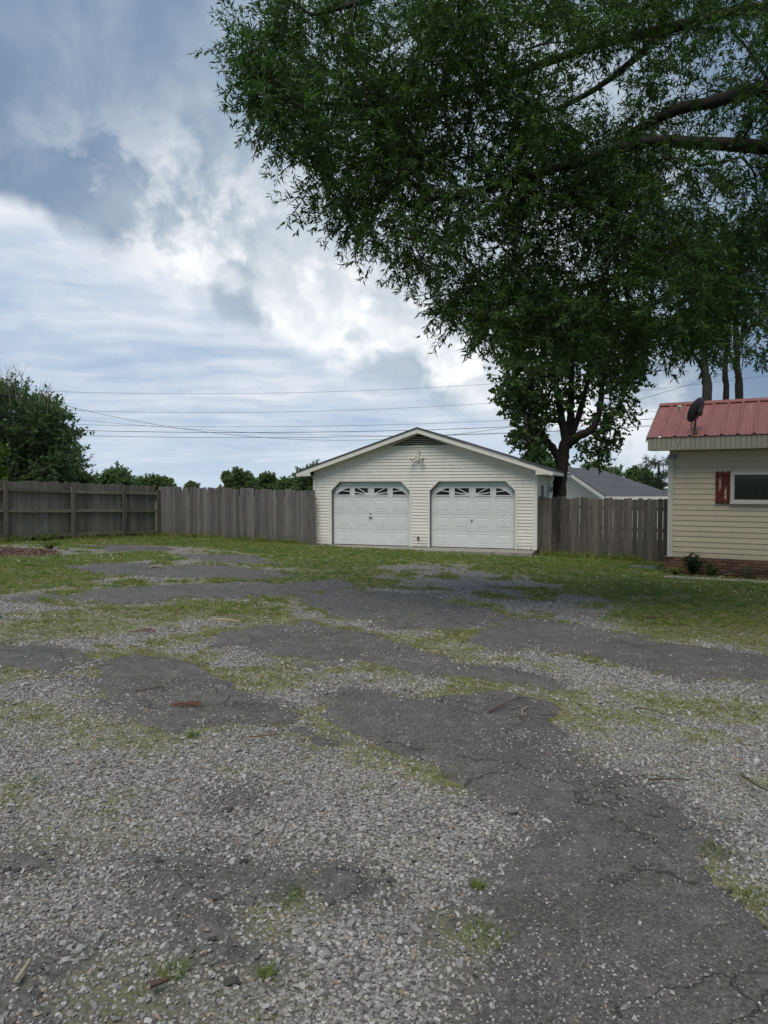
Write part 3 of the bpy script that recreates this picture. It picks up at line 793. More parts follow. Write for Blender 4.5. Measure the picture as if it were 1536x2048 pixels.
def edge_ok(A): return np.where(A > 0.06, 0.03, np.where(A > -0.02, 0.5, 1.0))
lawn('lawn_grass', 120000, 9.5, 27, lambda x, y, A, G: np.clip((G - 0.25) * 1.8, 0, 1) * edge_ok(A),
     [tuft(s, 11, 0.048, 0.055, 0.0055, 0.8) for s in range(5)], MAT['blade'], 'short patchy grass in front of the fences and garage', 'grass', 0.5, 1.25)
lawn('sparse_grass', 330000, 1.6, 15, lambda x, y, A, G: np.clip((G - 0.14) * 1.1, 0, 0.8) * np.where(A > 0.04, 0.02, 1.0) * np.clip(y / 7, 0.5, 1),
     [tuft(s + 20, 11, 0.024, 0.04, 0.0022, 1.5) for s in range(5)], MAT['blade_y'], 'sparse yellowish grass coming up through the gravel', 'grass', 0.5, 1.2)
lawn('clover_leaves', 60000, 11.5, 27, lambda x, y, A, G: np.clip((G - 0.4) * 1.5, 0, 1) * edge_ok(A) * np.clip((fbm(x * 0.6, y * 0.6, 131) - 0.42) * 6, 0, 1),
     [clover_leafs(s) for s in range(4)], MAT['clover'], 'low clover leaves spread through the lawn', 'clover', 0.8, 1.6)
bm = bmesh.new(); bmesh.ops.create_icosphere(bm, subdivisions=1, radius=1); fl = bpy.data.meshes.new('flower'); bm.to_mesh(fl); bm.free()
lawn('clover_flowers', 8000, 12.0, 27, lambda x, y, A, G: np.clip((G - 0.45) * 1.6, 0, 1) * edge_ok(A) * np.clip((fbm(x * 0.35, y * 0.35, 151) - 0.45) * 6, 0.05, 1),
     [fl], MAT['flower'], 'small white clover flowers dotted over the lawn', 'flowers', 0.007, 0.014, 0.050)

fx_, fy_ = [], []
for (ax, ay), (bx, by), off in (((-8.2, 25.8), (-12.9, 17.7), (0.12, -0.10)), ((-8.2, 25.8), (-2.6, 24.05), (0.0, -0.14)), ((4.9, 22.05), (7.6, 20.75), (-0.05, -0.14))):
    n = 420; t_ = rng.random(n); sp_ = np.abs(rng.normal(0, 1, n))
    k = fbm(t_ * 9, t_ * 0 + ax, 211) + 0.25 * rng.random(n) > 0.52
    fx_.append((ax + (bx - ax) * t_ + off[0] * sp_)[k]); fy_.append((ay + (by - ay) * t_ + off[1] * sp_)[k])
x = np.concatenate(fx_); y = np.concatenate(fy_); s = 0.5 + 1.0 * rng.random(len(x)) ** 2
scatter('fence_weeds', np.stack([x, y, surf(x, y)], 1), np.stack([rng.normal(0, 0.2, len(x)), rng.normal(0, 0.2, len(x)), rng.random(len(x)) * 6.28], 1), np.repeat(s[:, None], 3, 1),
        [tuft(s_ + 40, 12, 0.16, 0.06, 0.006, 0.7) for s_ in range(4)], MAT['blade'], 'taller grass and weeds growing along the foot of the fences', 'weeds')

# bark and leaf litter heaped at the left edge
c0 = gp(-15, 1106); n = 2600
a = rng.random(n) * 6.28; q = np.sqrt(rng.random(n))
x = c0.x + np.cos(a) * q * 1.55; y = c0.y + np.sin(a) * q * 1.35
z = surf(x, y) + 0.10 * np.clip(1 - q, 0, 1) + 0.01
def chip(seed):
    rs = random.Random(seed); m_ = MB(); m_.box(-1, 1, -rs.uniform(.3, .6), rs.uniform(.3, .6), -.08, .08); return m_.mesh('chip')
scatter('bark_litter', np.stack([x, y, z], 1), rng.normal(0, 0.5, (n, 3)) + np.stack([0 * a, 0 * a, a * 7], 1), np.repeat((0.018 + 0.03 * rng.random(n))[:, None], 3, 1),
        [chip(s) for s in range(4)], MAT['chip'], 'reddish brown bark and leaf litter heaped near the left fence', 'leaf litter')

# ------------------------------------------------------------------ garage
GW, GD, GH, ZR, PT = 7.5, 7.3, 2.33, 3.87, 0.327
CX = GW / 2
garage = empty('garage', (-2.40, 24.3, -0.35), R(-18.6), 'cream vinyl sided two door garage with a low front gable', 'garage')
OPEN = [(0.66, 3.42), (4.10, 6.84)]; OT, CH = 2.13, 0.30

def roofline(x, drop=0.17): return ZR - drop - PT * abs(x - CX)

def wall_left(z): return max(0.0, CX - (ZR - 0.17 - z) / PT)

core = MB()
T = 0.13
core.box(0, OPEN[0][0], 0.0, T, 0, OT); core.box(OPEN[0][1], OPEN[1][0], 0.0, T, 0, OT); core.box(OPEN[1][1], GW, 0.0, T, 0, OT)
core.prism([(0, OT), (GW, OT), (GW, roofline(GW)), (CX, roofline(CX)), (0, roofline(0))], 0.0, T)
for a, b in OPEN:
    core.prism([(a, OT - CH), (a + CH, OT), (a, OT)], 0.0, T); core.prism([(b, OT - CH), (b, OT), (b - CH, OT)], 0.0, T)
fw = core.obj('front_wall', MAT['vinyl'], garage)

def lap(parent, mat, z0, z1, rz0, rz1, l0, l1, r0, r1, out=0.016, base=0.0):
    """one lap of siding, tilted so that its lower edge stands proud"""
    def yy(z): return base - 0.003 - out * (1 - (z - rz0) / (rz1 - rz0))
    m_ = MB()
    m_.hexa([(l0, yy(z0), z0), (r0, yy(z0), z0), (r0, base - 0.001, z0), (l0, base - 0.001, z0),
             (l1, yy(z1), z1), (r1, yy(z1), z1), (r1, base - 0.001, z1), (l1, base - 0.001, z1)])
    return m_.obj('siding_board', mat, parent)

EX = 0.1016
z = 0.02
while z < ZR - 0.2:
    rz0, rz1 = z, z + EX - 0.005
    cuts = sorted({rz0, rz1} | {c for c in (OT - CH, OT) if rz0 < c < rz1})
    for a, b in zip(cuts[:-1], cuts[1:]):
        b = min(b, roofline(CX) - 0.02)
        if b <= a: continue
        if a < OT - 1e-6:
            def ol(i, q): return OPEN[i][0] - 0.055 + max(0, q - (OT - CH))
            def orr(i, q): return OPEN[i][1] + 0.055 - max(0, q - (OT - CH))
            segs = [((0.10, ol(0, a)), (0.10, ol(0, b))), ((orr(0, a), ol(1, a)), (orr(0, b), ol(1, b))), ((orr(1, a), GW - 0.10), (orr(1, b), GW - 0.10))]
        else:
            la, lb = max(0.10 if a < GH + .1 else 0, wall_left(a)), max(0.10 if a < GH + .1 else 0, wall_left(b))
            segs = [((la, GW - la), (lb, GW - lb))]
        for (l0, r0), (l1, r1) in segs:
            if r0 - l0 > 4.0:      # panels overlap at staggered joints
                cut = l0 + (r0 - l0) * random.uniform(.25, .75)
                lap(fw, MAT['vinyl'], a, b, rz0, rz1, l0, l1, cut, cut); lap(fw, MAT['vinyl'], a, b, rz0, rz1, cut - .02, cut - .02, r0, max(r1, cut), 0.0185)
            elif r0 - l0 > 0.02: lap(fw, MAT['vinyl'], a, b, rz0, rz1, l0, l1, r0, max(r1, l1 + 0.01))
    z += EX
# corner posts
for x0 in (-0.02, GW - 0.10):
    MB().box(x0, x0 + 0.12, -0.028, 0.10, 0.0, GH - 0.003).obj('corner_post', MAT['trim'], garage)
# other walls
sw = MB().box(GW - T, GW, T + .002, GD, 0, GH + 0.1).obj('side_wall', MAT['vinyl'], garage)
z = 0.02
while z < GH:
    m_ = MB(); zt = min(z + EX - 0.007, GH)
    m_.hexa([(GW + 0.001, 0.105, z), (GW + 0.020, 0.105, z), (GW + 0.020, GD, z), (GW + 0.001, GD, z), (GW + 0.001, 0.105, zt), (GW + 0.003, 0.105, zt), (GW + 0.003, GD, zt), (GW + 0.001, GD, zt)])
    m_.obj('siding_board', MAT['vinyl'], sw); z += EX
MB().box(0, T, T + .002, GD, 0, GH + 0.1).obj('side_wall', MAT['vinyl'], garage)
MB().prism([(T + .002, 0), (GW - T - .002, 0), (GW - T - .002, roofline(GW)), (CX, roofline(CX)), (T + .002, roofline(0))], GD - T, GD).obj('rear_wall', MAT['vinyl'], garage)
for y0, y1 in ((1.15, 1.50), (3.3, 3.95)):
    wdw = MB().box(GW + 0.021, GW + 0.045, y0 - .05, y1 + .05, 0.95, 2.05).obj('side_window', MAT['trim'], garage)
    MB().box(GW + 0.046, GW + 0.050, y0, y1, 1.0, 2.0).obj('pane', MAT['glass'], wdw)
MB().box(GW + 0.02, GW + 0.12, 4.35, 4.47, 1.78, 1.95).tube([(GW + .07, 4.41, 1.95), (GW + .12, 4.41, 2.05), (GW + .2, 4.41, 2.02)], 0.015, 6).obj('wall_lamp', MAT['trim'], garage)
# roof
OV = 0.5; FO = 0.30
for sgn in (-1, 1):
    xe = CX + sgn * (CX + OV); m_ = MB()
    ze, zc = ZR - PT * (CX + OV), ZR
    pts = [(xe - sgn * -0.02, ze - 0.006), (CX, zc), (CX, zc - 0.045), (xe - sgn * -0.02, ze - 0.051)]
    if sgn < 0: pts = pts[::-1]
    m_.prism(pts, -FO - 0.02, GD + 0.3)
    m_.obj('roof_slope', MAT['shingle'], garage)
    m_ = MB()
    a = [(xe, ze - 0.053), (CX - sgn * -0.002, zc - 0.048), (CX - sgn * -0.002, zc - 0.19), (xe, ze - 0.19)]
    if sgn < 0: a = a[::-1]
    m_.prism(a, -FO, -FO + 0.022); m_.obj('rake_board', MAT['trim'], garage)
    # boxed eave return, soffit and eave board
    xw = 0.0 if sgn < 0 else GW
    m_ = MB(); a = [(xe, GH), (xw + sgn * 0.0, GH), (xw, roofline(xw, 0.19)), (xe, ze - 0.192)]
    if sgn > 0: a = a[::-1]
    m_.prism(a, -FO + 0.004, -FO + 0.02); m_.obj('eave_return', MAT['trim'], garage)
    xs = sorted((xe, xw)); MB().box(xs[0] + 0.001, xs[1] - (0.0), -FO + 0.021, GD + 0.25, GH, GH + 0.02).obj('soffit', MAT['soffit'], garage)
    xs = sorted((xe, xe + sgn * 0.02)); MB().box(xs[0], xs[1], -FO, GD + 0.3, GH - 0.005, ze - 0.052).obj('eave_board', MAT['trim'], garage)
    m_ = MB(); a = [(xw if sgn < 0 else GW, roofline(0, 0.175) - .0), (CX, roofline(CX, 0.175)), (CX, roofline(CX, 0.185)), (xw if sgn < 0 else GW, roofline(0, 0.185))]
    if sgn < 0: a = a[::-1]
    m_.prism(a, -FO + 0.023, -0.021); m_.obj('rake_soffit', MAT['soffit'], garage)

# doors
def garage_door(i):
    a, b = OPEN[i]; W = b - a
    d = MB().box(a + 0.002, b - 0.002, 0.155, 0.175, 0.0, OT - 0.004).obj('garage_door', MAT['door'], garage)
    tr = MB()
    ip = [(a, 0), (a, OT - CH), (a + CH, OT), (b - CH, OT), (b, OT - CH), (b, 0)]; q = 0.06
    op = [(a - q, 0), (a - q, OT - CH + q * .4), (a + CH - q * .4, OT + q), (b - CH + q * .4, OT + q), (b + q, OT - CH + q * .4), (b + q, 0)]
    for k in range(5):
        tr.prism([ip[k], ip[k + 1], op[k + 1], op[k]], -0.024, 0.0 if k in (0, 4) else 0.0)
    t_ = tr.obj('door_trim', MAT['trim'], garage); fix_normals(t_.data)
    jb = MB(); w_ = 0.018
    ij = [(a + w_, 0), (a + w_, OT - CH - w_ * .4), (a + CH + w_ * .4, OT - w_), (b - CH - w_ * .4, OT - w_), (b - w_, OT - CH - w_ * .4), (b - w_, 0)]
    for k in range(5): jb.prism([ij[k], ij[k + 1], ip[k + 1], ip[k]], 0.05, 0.12)
    j_ = jb.obj('weather_strip', MAT['black'], garage); fix_normals(j_.data)
    SH = OT / 4
    for r in range(4):
        z0, z1 = r * SH + 0.004 + (0.012 if r == 0 else 0), (r + 1) * SH - 0.004
        MB().box(a + 0.004, b - 0.004, 0.128, 0.154, z0, z1).obj('door_section', MAT['door'], d)
        for c in range(4):
            f0, f1 = ((.038, .235), (.278, .470), (.528, .720), (.765, .962))[c]
            x0, x1 = a + W * f0, a + W * f1
            if r < 3:
                p0, p1 = z0 + 0.075, z1 - 0.065; m_ = MB()
                # raised rim and raised field with a groove between
                for (u0, u1, v0, v1) in ((x0, x1, p1 - .022, p1), (x0, x1, p0, p0 + .022), (x0, x0 + .022, p0 + .022, p1 - .022), (x1 - .022, x1, p0 + .022, p1 - .022)):
                    m_.box(u0, u1, 0.1235, 0.1275, v0, v1)
                e = 0.055; g = 0.03
                m_.hexa([(x0 + e, .1275, p0 + e), (x1 - e, .1275, p0 + e), (x1 - e, .1275, p1 - e), (x0 + e, .1275, p1 - e),
                         (x0 + e + g, .122, p0 + e + g), (x1 - e - g, .122, p0 + e + g), (x1 - e - g, .122, p1 - e - g), (x0 + e + g, .122, p1 - e - g)])
                pn = m_.obj('door_panel', MAT['door'], d); fix_normals(pn.data)
            else:
                v0, v1 = 1.665, 1.945; m_ = MB(); fr = 0.03
                for (u0, u1, s0, s1) in ((x0, x1, v1 - fr, v1), (x0, x1, v0, v0 + fr), (x0, x0 + fr, v0 + fr, v1 - fr), (x1 - fr, x1, v0 + fr, v1 - fr)):
                    m_.box(u0, u1, 0.110, 0.1275, s0, s1)
                gx0, gx1, gz_0, gz_1 = x0 + fr, x1 - fr, v0 + fr, v1 - fr
                cxm, czm = a + W / 2, v0 + 0.02
                if c in (1, 2):
                    sx = -1 if c == 1 else 1
                    xin = gx1 if c == 1 else gx0; xout = gx0 if c == 1 else gx1
                    m_.bar((xin, gz_0 + .02), (xin + (xout - xin) * .80, gz_1), 0.028, .113, .1275)
                    m_.bar((xin, gz_0 + .005), (xout, gz_0 + .085), 0.028, .113, .1275)
                    cp = [(xin, gz_0), (xin + (xout - xin) * .22, gz_0)]
                    cp += [(xin + (xout - xin) * .16, gz_0 + .045), (xin, gz_0 + .06)]
                    m_.prism(cp, .112, .1275)
                else:
                    xin = gx1 if c == 0 else gx0; xout = gx0 if c == 0 else gx1
                    arc = [(xout + (xin - xout) * s, gz_0 + (gz_1 - gz_0) * (math.sin(s * math.pi / 2) ** .9)) for s in (0, .2, .4, .6, .8, 1)]
                    for s0, s1 in zip(arc[:-1], arc[1:]):
                        m_.prism([s0, s1, (s1[0], gz_1 + .001), (s0[0], gz_1 + .001)], .112, .1275)
                    m_.bar((xin, gz_0 + .10), (xout + (xin - xout) * .35, gz_0 + .145), 0.026, .111, .1275)
                fo = m_.obj('window_frame', MAT['trim'] if False else MAT['door'], d); fix_normals(fo.data)
                MB().box(gx0 - .004, gx1 + .004, 0.121, 0.124, gz_0 - .004, gz_1 + .004).obj('window_pane', MAT['glass'], d)
    xm = a + W / 2 - 0.02
    hm = MAT['darkmetal'] if i == 0 else MAT['metal']
    if i == 0:
        MB().box(xm - .05, xm + .05, .085, .127, .925, .945).obj('handle', hm, d); MB().tube([(xm, .1, 1.06), (xm, .1275, 1.06)], .018, 8).obj('lock', hm, d)
    else:
        MB().box(xm - .025, xm + .025, .105, .1270, .87, 1.0).obj('handle', MAT['trim'], d); MB().tube([(xm, .085, .885), (xm, .1045, .885)], .024, 8).obj('lock', MAT['darkmetal'], d)
    MB().box(a + .04, b - .04, .118, .17, -0.004, 0.014).obj('bottom_seal', MAT['black'], d)
    return d
for i in (0, 1): garage_door(i)

# gable vent
vt = MB(); apex = roofline(CX, 0.205)
vz0 = apex - 0.38; hw = 0.98
vc = CX
vt.prism([(vc - hw, vz0), (vc + hw, vz0), (vc, apex)], -0.019, -0.012)
v = vt.obj('gable_vent', MAT['black'], garage); fix_normals(v.data)
m_ = MB(); q = .045
m_.prism([(vc - hw - .12, vz0 - q), (vc + hw + .12, vz0 - q), (vc + hw, vz0), (vc - hw, vz0)], -0.045, -0.012)
m_.prism([(vc - hw - .12, vz0 - q), (vc - hw, vz0), (vc, apex), (vc, apex + q)], -0.045, -0.012); m_.prism([(vc + hw, vz0), (vc + hw + .12, vz0 - q), (vc, apex + q), (vc, apex)], -0.045, -0.012)
f_ = m_.obj('vent_frame', MAT['trim'], v); fix_normals(f_.data)
for k in range(6):
    z0 = vz0 + 0.012 + k * 0.062; ww = hw * (apex - z0 - .03) / (apex - vz0)
    if ww < 0.08: break
    m_ = MB(); m_.hexa([(vc - ww, -.043, z0), (vc + ww, -.043, z0), (vc + ww, -.040, z0 - .006), (vc - ww, -.040, z0 - .006),
                        (vc - ww + .03, -.024, z0 + .014), (vc + ww - .03, -.024, z0 + .014), (vc + ww - .03, -.021, z0 + .008), (vc - ww + .03, -.021, z0 + .008)])
    s = m_.obj('slat', MAT['soffit'], v); fix_normals(s.data)
# floodlight with two swivel heads
fx = CX - 0.03; fz = 2.95
fl_ = MB().box(fx - .05, fx + .05, -.055, -.016, fz + .10, fz + .19).tube([(fx, -.04, fz + .1), (fx, -.09, fz + .03), (fx, -.10, fz - .02)], .025, 8).obj('floodlight', MAT['soffit'], garage)
for sx in (-1, 1):
    m_ = MB(); p0 = Vector((fx + sx * .02, -.09, fz - .01)); p1 = p0 + Vector((sx * .08, -.03, -.03)); p2 = p1 + Vector((sx * .06, -.05, -.05)); p3 = p2 + Vector((sx * .04, -.04, -.03))
    m_.tube([p0, p1, p2, p3], [.016, .03, .055, .062], 10); m_.obj('lamp_head', MAT['soffit'], fl_)
MB().box(fx - .03, fx + .03, -.13, -.07, fz - .13, fz - .05).obj('motion_sensor', MAT['trim'], fl_)
ox = 3.72; ob = MB().box(ox - .035, ox + .035, -.045, -.016, .22, .34).obj('outlet_box', MAT['metal'], garage)
for zz_ in (.25, .30): MB().box(ox - .018, ox + .018, -.049, -.0455, zz_, zz_ + .025).obj('outlet_cover', MAT['darkmetal'], ob)

# concrete apron under the garage
gi = garage.matrix_basis.copy()
ap = MB(); n_ = 26
top0 = 0.0
pr = random.Random(4)
for k in range(n_):
    x0, x1 = -0.35 + (GW + 0.33) * k / n_, -0.35 + (GW + 0.33) * (k + 1) / n_
    def fy(x): return -0.80 - 0.05 * math.sin(x * 1.7) - 0.1 * (x / GW)
    y0a, y0b = fy(x0), fy(x1); dzz = 0.03
    ap.hexa([(x0, y0a - .02, -.5), (x1, y0b - .02, -.5), (x1, .5, -.5), (x0, .5, -.5), (x0, y0a, -dzz), (x1, y0b, -dzz), (x1, .5, -0.003), (x0, .5, -0.003)])
apron = ap.obj('concrete_apron', MAT['concrete'], None, (-2.40, 24.3, -0.35), (0, 0, R(-18.6)))
tag(apron, 'stained concrete apron along the foot of the garage doors', 'apron', kind='structure')

# ------------------------------------------------------------------ fences
def picket_mesh(seed, h):
    rs = random.Random(seed); wv = 0.137; c = 0.03 + rs.uniform(-.006, .006); m_ = MB()
    m_.prism([(-wv / 2, -0.06), (wv / 2, -0.06), (wv / 2, h - c), (wv / 2 - c * .9, h), (-wv / 2 + c * .9, h), (-wv / 2, h - c)], -0.009, 0.009)
    return m_.mesh('picket')
PICK = [picket_mesh(s, 1.83 + 0.012 * s - .03) for s in range(5)]

def picket_run(root, A, B, mat, yoff, mark=None, off=0.0, gap=0.143):
    d = B - A; L = d.length; u = d / L; n_ = int(L / gap)
    rs = random.Random(int(L * 1000))
    for k in range(n_):
        s = (k + 0.5) * gap; p = A + u * s
        me_ = PICK[rs.randrange(len(PICK))]
        if mat not in [m for m in me_.materials]:
            key = (me_.name, mat.name)
            if key not in COPIES:
                c = me_.copy(); c.materials.clear(); c.materials.append(mat); COPIES[key] = c
            me_ = COPIES[key]
        mm = me_
        if mark and k in mark:
            mm = me_.copy(); mm.materials.clear(); mm.materials.append(MAT['stain'])
        o = put('picket', mm, None, root, (s, yoff + rs.uniform(-.003, .003), float(gz0(p.x, p.y)) + off + rs.uniform(-.016, .012)), (rs.uniform(-.008, .008), rs.uniform(-.012, .012), rs.uniform(-.05, .05)))
COPIES = {}

# left fence: seen from its rail side
FA, FC = Vector((-8.2, 25.8)), Vector((-11.1, 20.8))
u_ = (FC - FA).normalized()
FL0 = FA + u_ * 9.4
d_ = FA - FL0; L_ = d_.length
fl0 = empty('rail_fence', (FL0.x, FL0.y, 0), math.atan2(d_.y, d_.x), 'weathered wood privacy fence seen from its rail and post side, left of the corner', 'fence')
picket_run(fl0, FL0, FA, MAT['fence_back'], 0.035)
def along(px):   # where the fence line meets the direction of column px
    k = (px - 768) / 1420.0; e = d_ / L_
    return -(FL0.x - k * FL0.y) / (e.x - k * e.y)
ps = [along(8), along(143), along(244.5), L_ - 0.06]
ps = [ps[0] - 2.2 * 2, ps[0] - 2.2] + ps
ps = [p for p in ps if p > 0.0]
e_ = d_ / L_
def zat(s): p = FL0 + e_ * s; return float(gz0(p.x, p.y))
for s in ps:
    MB().box(-.05, .05, -.11, -.018, -.3, 1.70).obj('post', MAT['post'], fl0, (s, 0, zat(s)), (0, random.uniform(-.012, .012), 0))
for s0, s1 in zip(ps[:-1], ps[1:]):
    for h in (1.50, 0.88, 0.13):
        m_ = MB(); a, b = s0 + (.055), s1 - (.055); z0, z1 = zat(a) + h + random.uniform(-.012, .012), zat(b) + h + random.uniform(-.012, .012)
        m_.hexa([(0, -.060, z0), (b - a, -.060, z1), (b - a, .024, z1), (0, .024, z0), (0, -.060, z0 + .09), (b - a, -.060, z1 + .09), (b - a, .024, z1 + .09), (0, .024, z0 + .09)])
        m_.obj('rail', MAT['rail'], fl0, (a, 0, 0))
# fence between corner and garage
FB = Vector((-2.30, 24.0)); d_ = FB - FA
fm = empty('picket_fence', (FA.x, FA.y, 0), math.atan2(d_.y, d_.x), 'grey board fence between the corner and the garage', 'fence')
picket_run(fm, FA, FB, MAT['fence'], 0.0)
for h in (1.50, 0.88, 0.13):
    za, zb = float(gz0(FA.x, FA.y)), float(gz0(FB.x, FB.y)); L = d_.length; m_ = MB()
    m_.hexa([(0, .012, za + h), (L, .012, zb + h), (L, .05, zb + h), (0, .05, za + h), (0, .012, za + h + .09), (L, .012, zb + h + .09), (L, .05, zb + h + .09), (0, .05, za + h + .09)])
    m_.obj('rail', MAT['rail'], fm)
# fence between garage and house
FD, FE = Vector((4.82, 22.15)), Vector((8.62, 20.35)); d_ = FE - FD
fr_ = empty('picket_fence', (FD.x, FD.y, 0), math.atan2(d_.y, d_.x), 'dark weathered board fence between the garage and the red roofed house', 'fence')
picket_run(fr_, FD, FE, MAT['fence_dark'], 0.0, mark=(3,), off=0.0, gap=0.1395)
MB().box(.56, .68, -.06, -.012, -.05, 1.82).obj('post', MAT['stain'], fr_, (0, 0, float(gz0(FD.x, FD.y)) - .02))
for h in (1.50, 0.88, 0.13):
    za, zb = float(gz0(FD.x, FD.y)), float(gz0(FE.x, FE.y)); L = d_.length; m_ = MB()
    m_.hexa([(0, .012, za + h), (L, .012, zb + h), (L, .05, zb + h), (0, .05, za + h), (0, .012, za + h + .09), (L, .012, zb + h + .09), (L, .05, zb + h + .09), (0, .05, za + h + .09)])
    m_.obj('rail', MAT['rail'], fr_)

# ------------------------------------------------------------------ house with the red metal roof
HO = Vector((6.94, 17.3)); HL = 6.6; HDp = 3.06
house = empty('house', (HO.x, HO.y, 0), R(-30), 'tan sided house with a red metal roof at the right edge', 'house')
ZB, ZT = -0.09, 2.47
hw_ = MB().box(0, HL, 0, .12, ZB, 2.70).obj('front_wall', MAT['vinyl_tan'], house)
EX2 = 0.127
WX0, WX1, WZ0, WZ1 = 1.35, 2.95, 1.225, 1.945
z = ZB
while z < ZT - 0.01:
    z1 = min(z + EX2 - 0.007, ZT)
    if z1 <= WZ0 or z >= WZ1: lap(hw_, MAT['vinyl_tan'], z, z1, z, z + EX2, 0.10, 0.10, HL, HL, 0.012)
    else:
        lap(hw_, MAT['vinyl_tan'], z, z1, z, z + EX2, 0.10, 0.10, WX0 + .001, WX0 + .001, 0.012)
        lap(hw_, MAT['vinyl_tan'], z, z1, z, z + EX2, WX1 - .001, WX1 - .001, HL, HL, 0.012)
    z += EX2
MB().box(-.02, .10, -.030, .10, ZB - .005, ZT - .09).obj('corner_post', MAT['trim_house'], house)
MB().box(-.02, .16, -.06, -.031, ZT - .19, ZT - .085).obj('corner_block', MAT['metal'], house)
MB().box(0, .12, .122, HDp, ZB, 2.47).obj('side_wall', MAT['vinyl_tan'], house)
MB().box(.122, HL, HDp - .12, HDp, ZB, ZT).obj('rear_wall', MAT['vinyl_tan'], house)
ERZ, RDZ, EY, RY = 2.79, 3.76, -0.42, 1.53
gb = MB(); bm_pts = [(.0, ZT + .002), (RY * 2 + .0, ZT + .002), (RY, RDZ - .12)]
b0 = len(gb.v)
gb.v += [(x, y, z) for x in (0.0, 0.12) for (y, z) in ((0.0, ZT + .002), (HDp, ZT + .002), (RY, RDZ - .14))]
gb.f += [(0, 1, 2), (5, 4, 3), (0, 3, 4, 1), (1, 4, 5, 2), (2, 5, 3, 0)]
g_ = gb.obj('gable_wall', MAT['vinyl_tan'], house); fix_normals(g_.data)
# ribbed metal roof: panels of three ribs
slope = math.hypot(RY - EY, RDZ - ERZ); ang = math.atan2(RDZ - ERZ, RY - EY)
RIB = 0.335
def roof_sheet(name, x0, nrib, front):
    prof = []
    for k in range(nrib):
        b = k * RIB
        prof += [(b, 0), (b + .085, 0), (b + .09, .006), (b + .10, 0), (b + .175, 0), (b + .18, .006), (b + .19, 0), (b + RIB - .095, 0), (b + RIB - .065, .036), (b + RIB - .035, .036), (b + RIB - .005, 0)]
    prof.append((nrib * RIB, 0))
    V = []; F = []
    n2 = len(prof)
    for (s, zo) in ((0, 0), (slope, 0), (0, -.012), (slope, -.012)):
        for (x, h) in prof:
            y, zv = s * math.cos(ang) - (h + zo) * math.sin(ang), s * math.sin(ang) + (h + zo) * math.cos(ang)
            V.append((x, y, zv))
    for k in range(n2 - 1):
        F += [(k, k + 1, n2 + k + 1, n2 + k), (2 * n2 + k + 1, 2 * n2 + k, 3 * n2 + k, 3 * n2 + k + 1), (k + 1, k, 2 * n2 + k, 2 * n2 + k + 1)]
    F += [(0, n2, 3 * n2, 2 * n2), (n2 - 1, 3 * n2 - 1, 4 * n2 - 1, 2 * n2 - 1)]
    me_ = bpy.data.meshes.new(name); me_.from_pydata(V, [], F); me_.update(); fix_normals(me_)
    return put(name, me_, MAT['redroof'], house, (x0, EY, ERZ) if front else (x0 + nrib * RIB, 2 * RY - EY, ERZ), (0, 0, 0 if front else math.pi))
x = -0.45
while x < HL - 0.2:
    roof_sheet('roof_panel', x, 3, True); roof_sheet('roof_panel', x, 3, False); x += 3 * RIB
XR = x
rc = MB()
for sg in (-1, 1):
    q = [(RY, RDZ + .052), (RY + sg * .15, RDZ + .052 - .15 * .5), (RY + sg * .15, RDZ + .044 - .15 * .5 - .012), (RY, RDZ + .036)]
    b = len(rc.v); rc.v += [(xx, y, z) for xx in (-.47, XR + .02) for (y, z) in q]
    rc.f += [tuple(b + i for i in f) for f in ((0, 1, 2, 3), (7, 6, 5, 4), (0, 4, 5, 1), (1, 5, 6, 2), (2, 6, 7, 3))]
r_ = rc.obj('ridge_cap', MAT['redroof'], house); fix_normals(r_.data)
rk = MB(); b = 0
q = [(EY - .01, ERZ + .0), (RY, RDZ + .036), (RY, RDZ - .09), (EY - .01, ERZ - .12)]
rk.v += [(xx, y, z) for xx in (-.475, -.452) for (y, z) in q]
rk.f += [(0, 1, 2, 3), (7, 6, 5, 4), (0, 4, 5, 1), (1, 5, 6, 2), (2, 6, 7, 3), (3, 7, 4, 0)]
r_ = rk.obj('rake_trim', MAT['fascia'], house); fix_normals(r_.data)
# fascia of upright vinyl boards, a bottom strip and the soffit
fb = MB().box(-.44, XR, EY + .042, EY + .06, 2.485, 2.789).obj('fascia', MAT['fascia'], house)
x = -.44; FBW = 0.106
while x < XR - .05:
    MB().box(x + .006, x + FBW - .006, EY + .022, EY + .0415, 2.50, 2.775).obj('fascia_board', MAT['fascia'], fb); x += FBW
MB().box(-.44, XR, EY + .024, EY + .0405, 2.478, 2.4995).obj('fascia_trim', MAT['fascia'], fb)
MB().box(-.43, XR, EY + .061, -.001, 2.482, 2.494).obj('soffit', MAT['soffit'], house)
MB().box(-.43, -.001, EY + .06, .35, 2.495, 2.55).obj('soffit', MAT['soffit'], house)
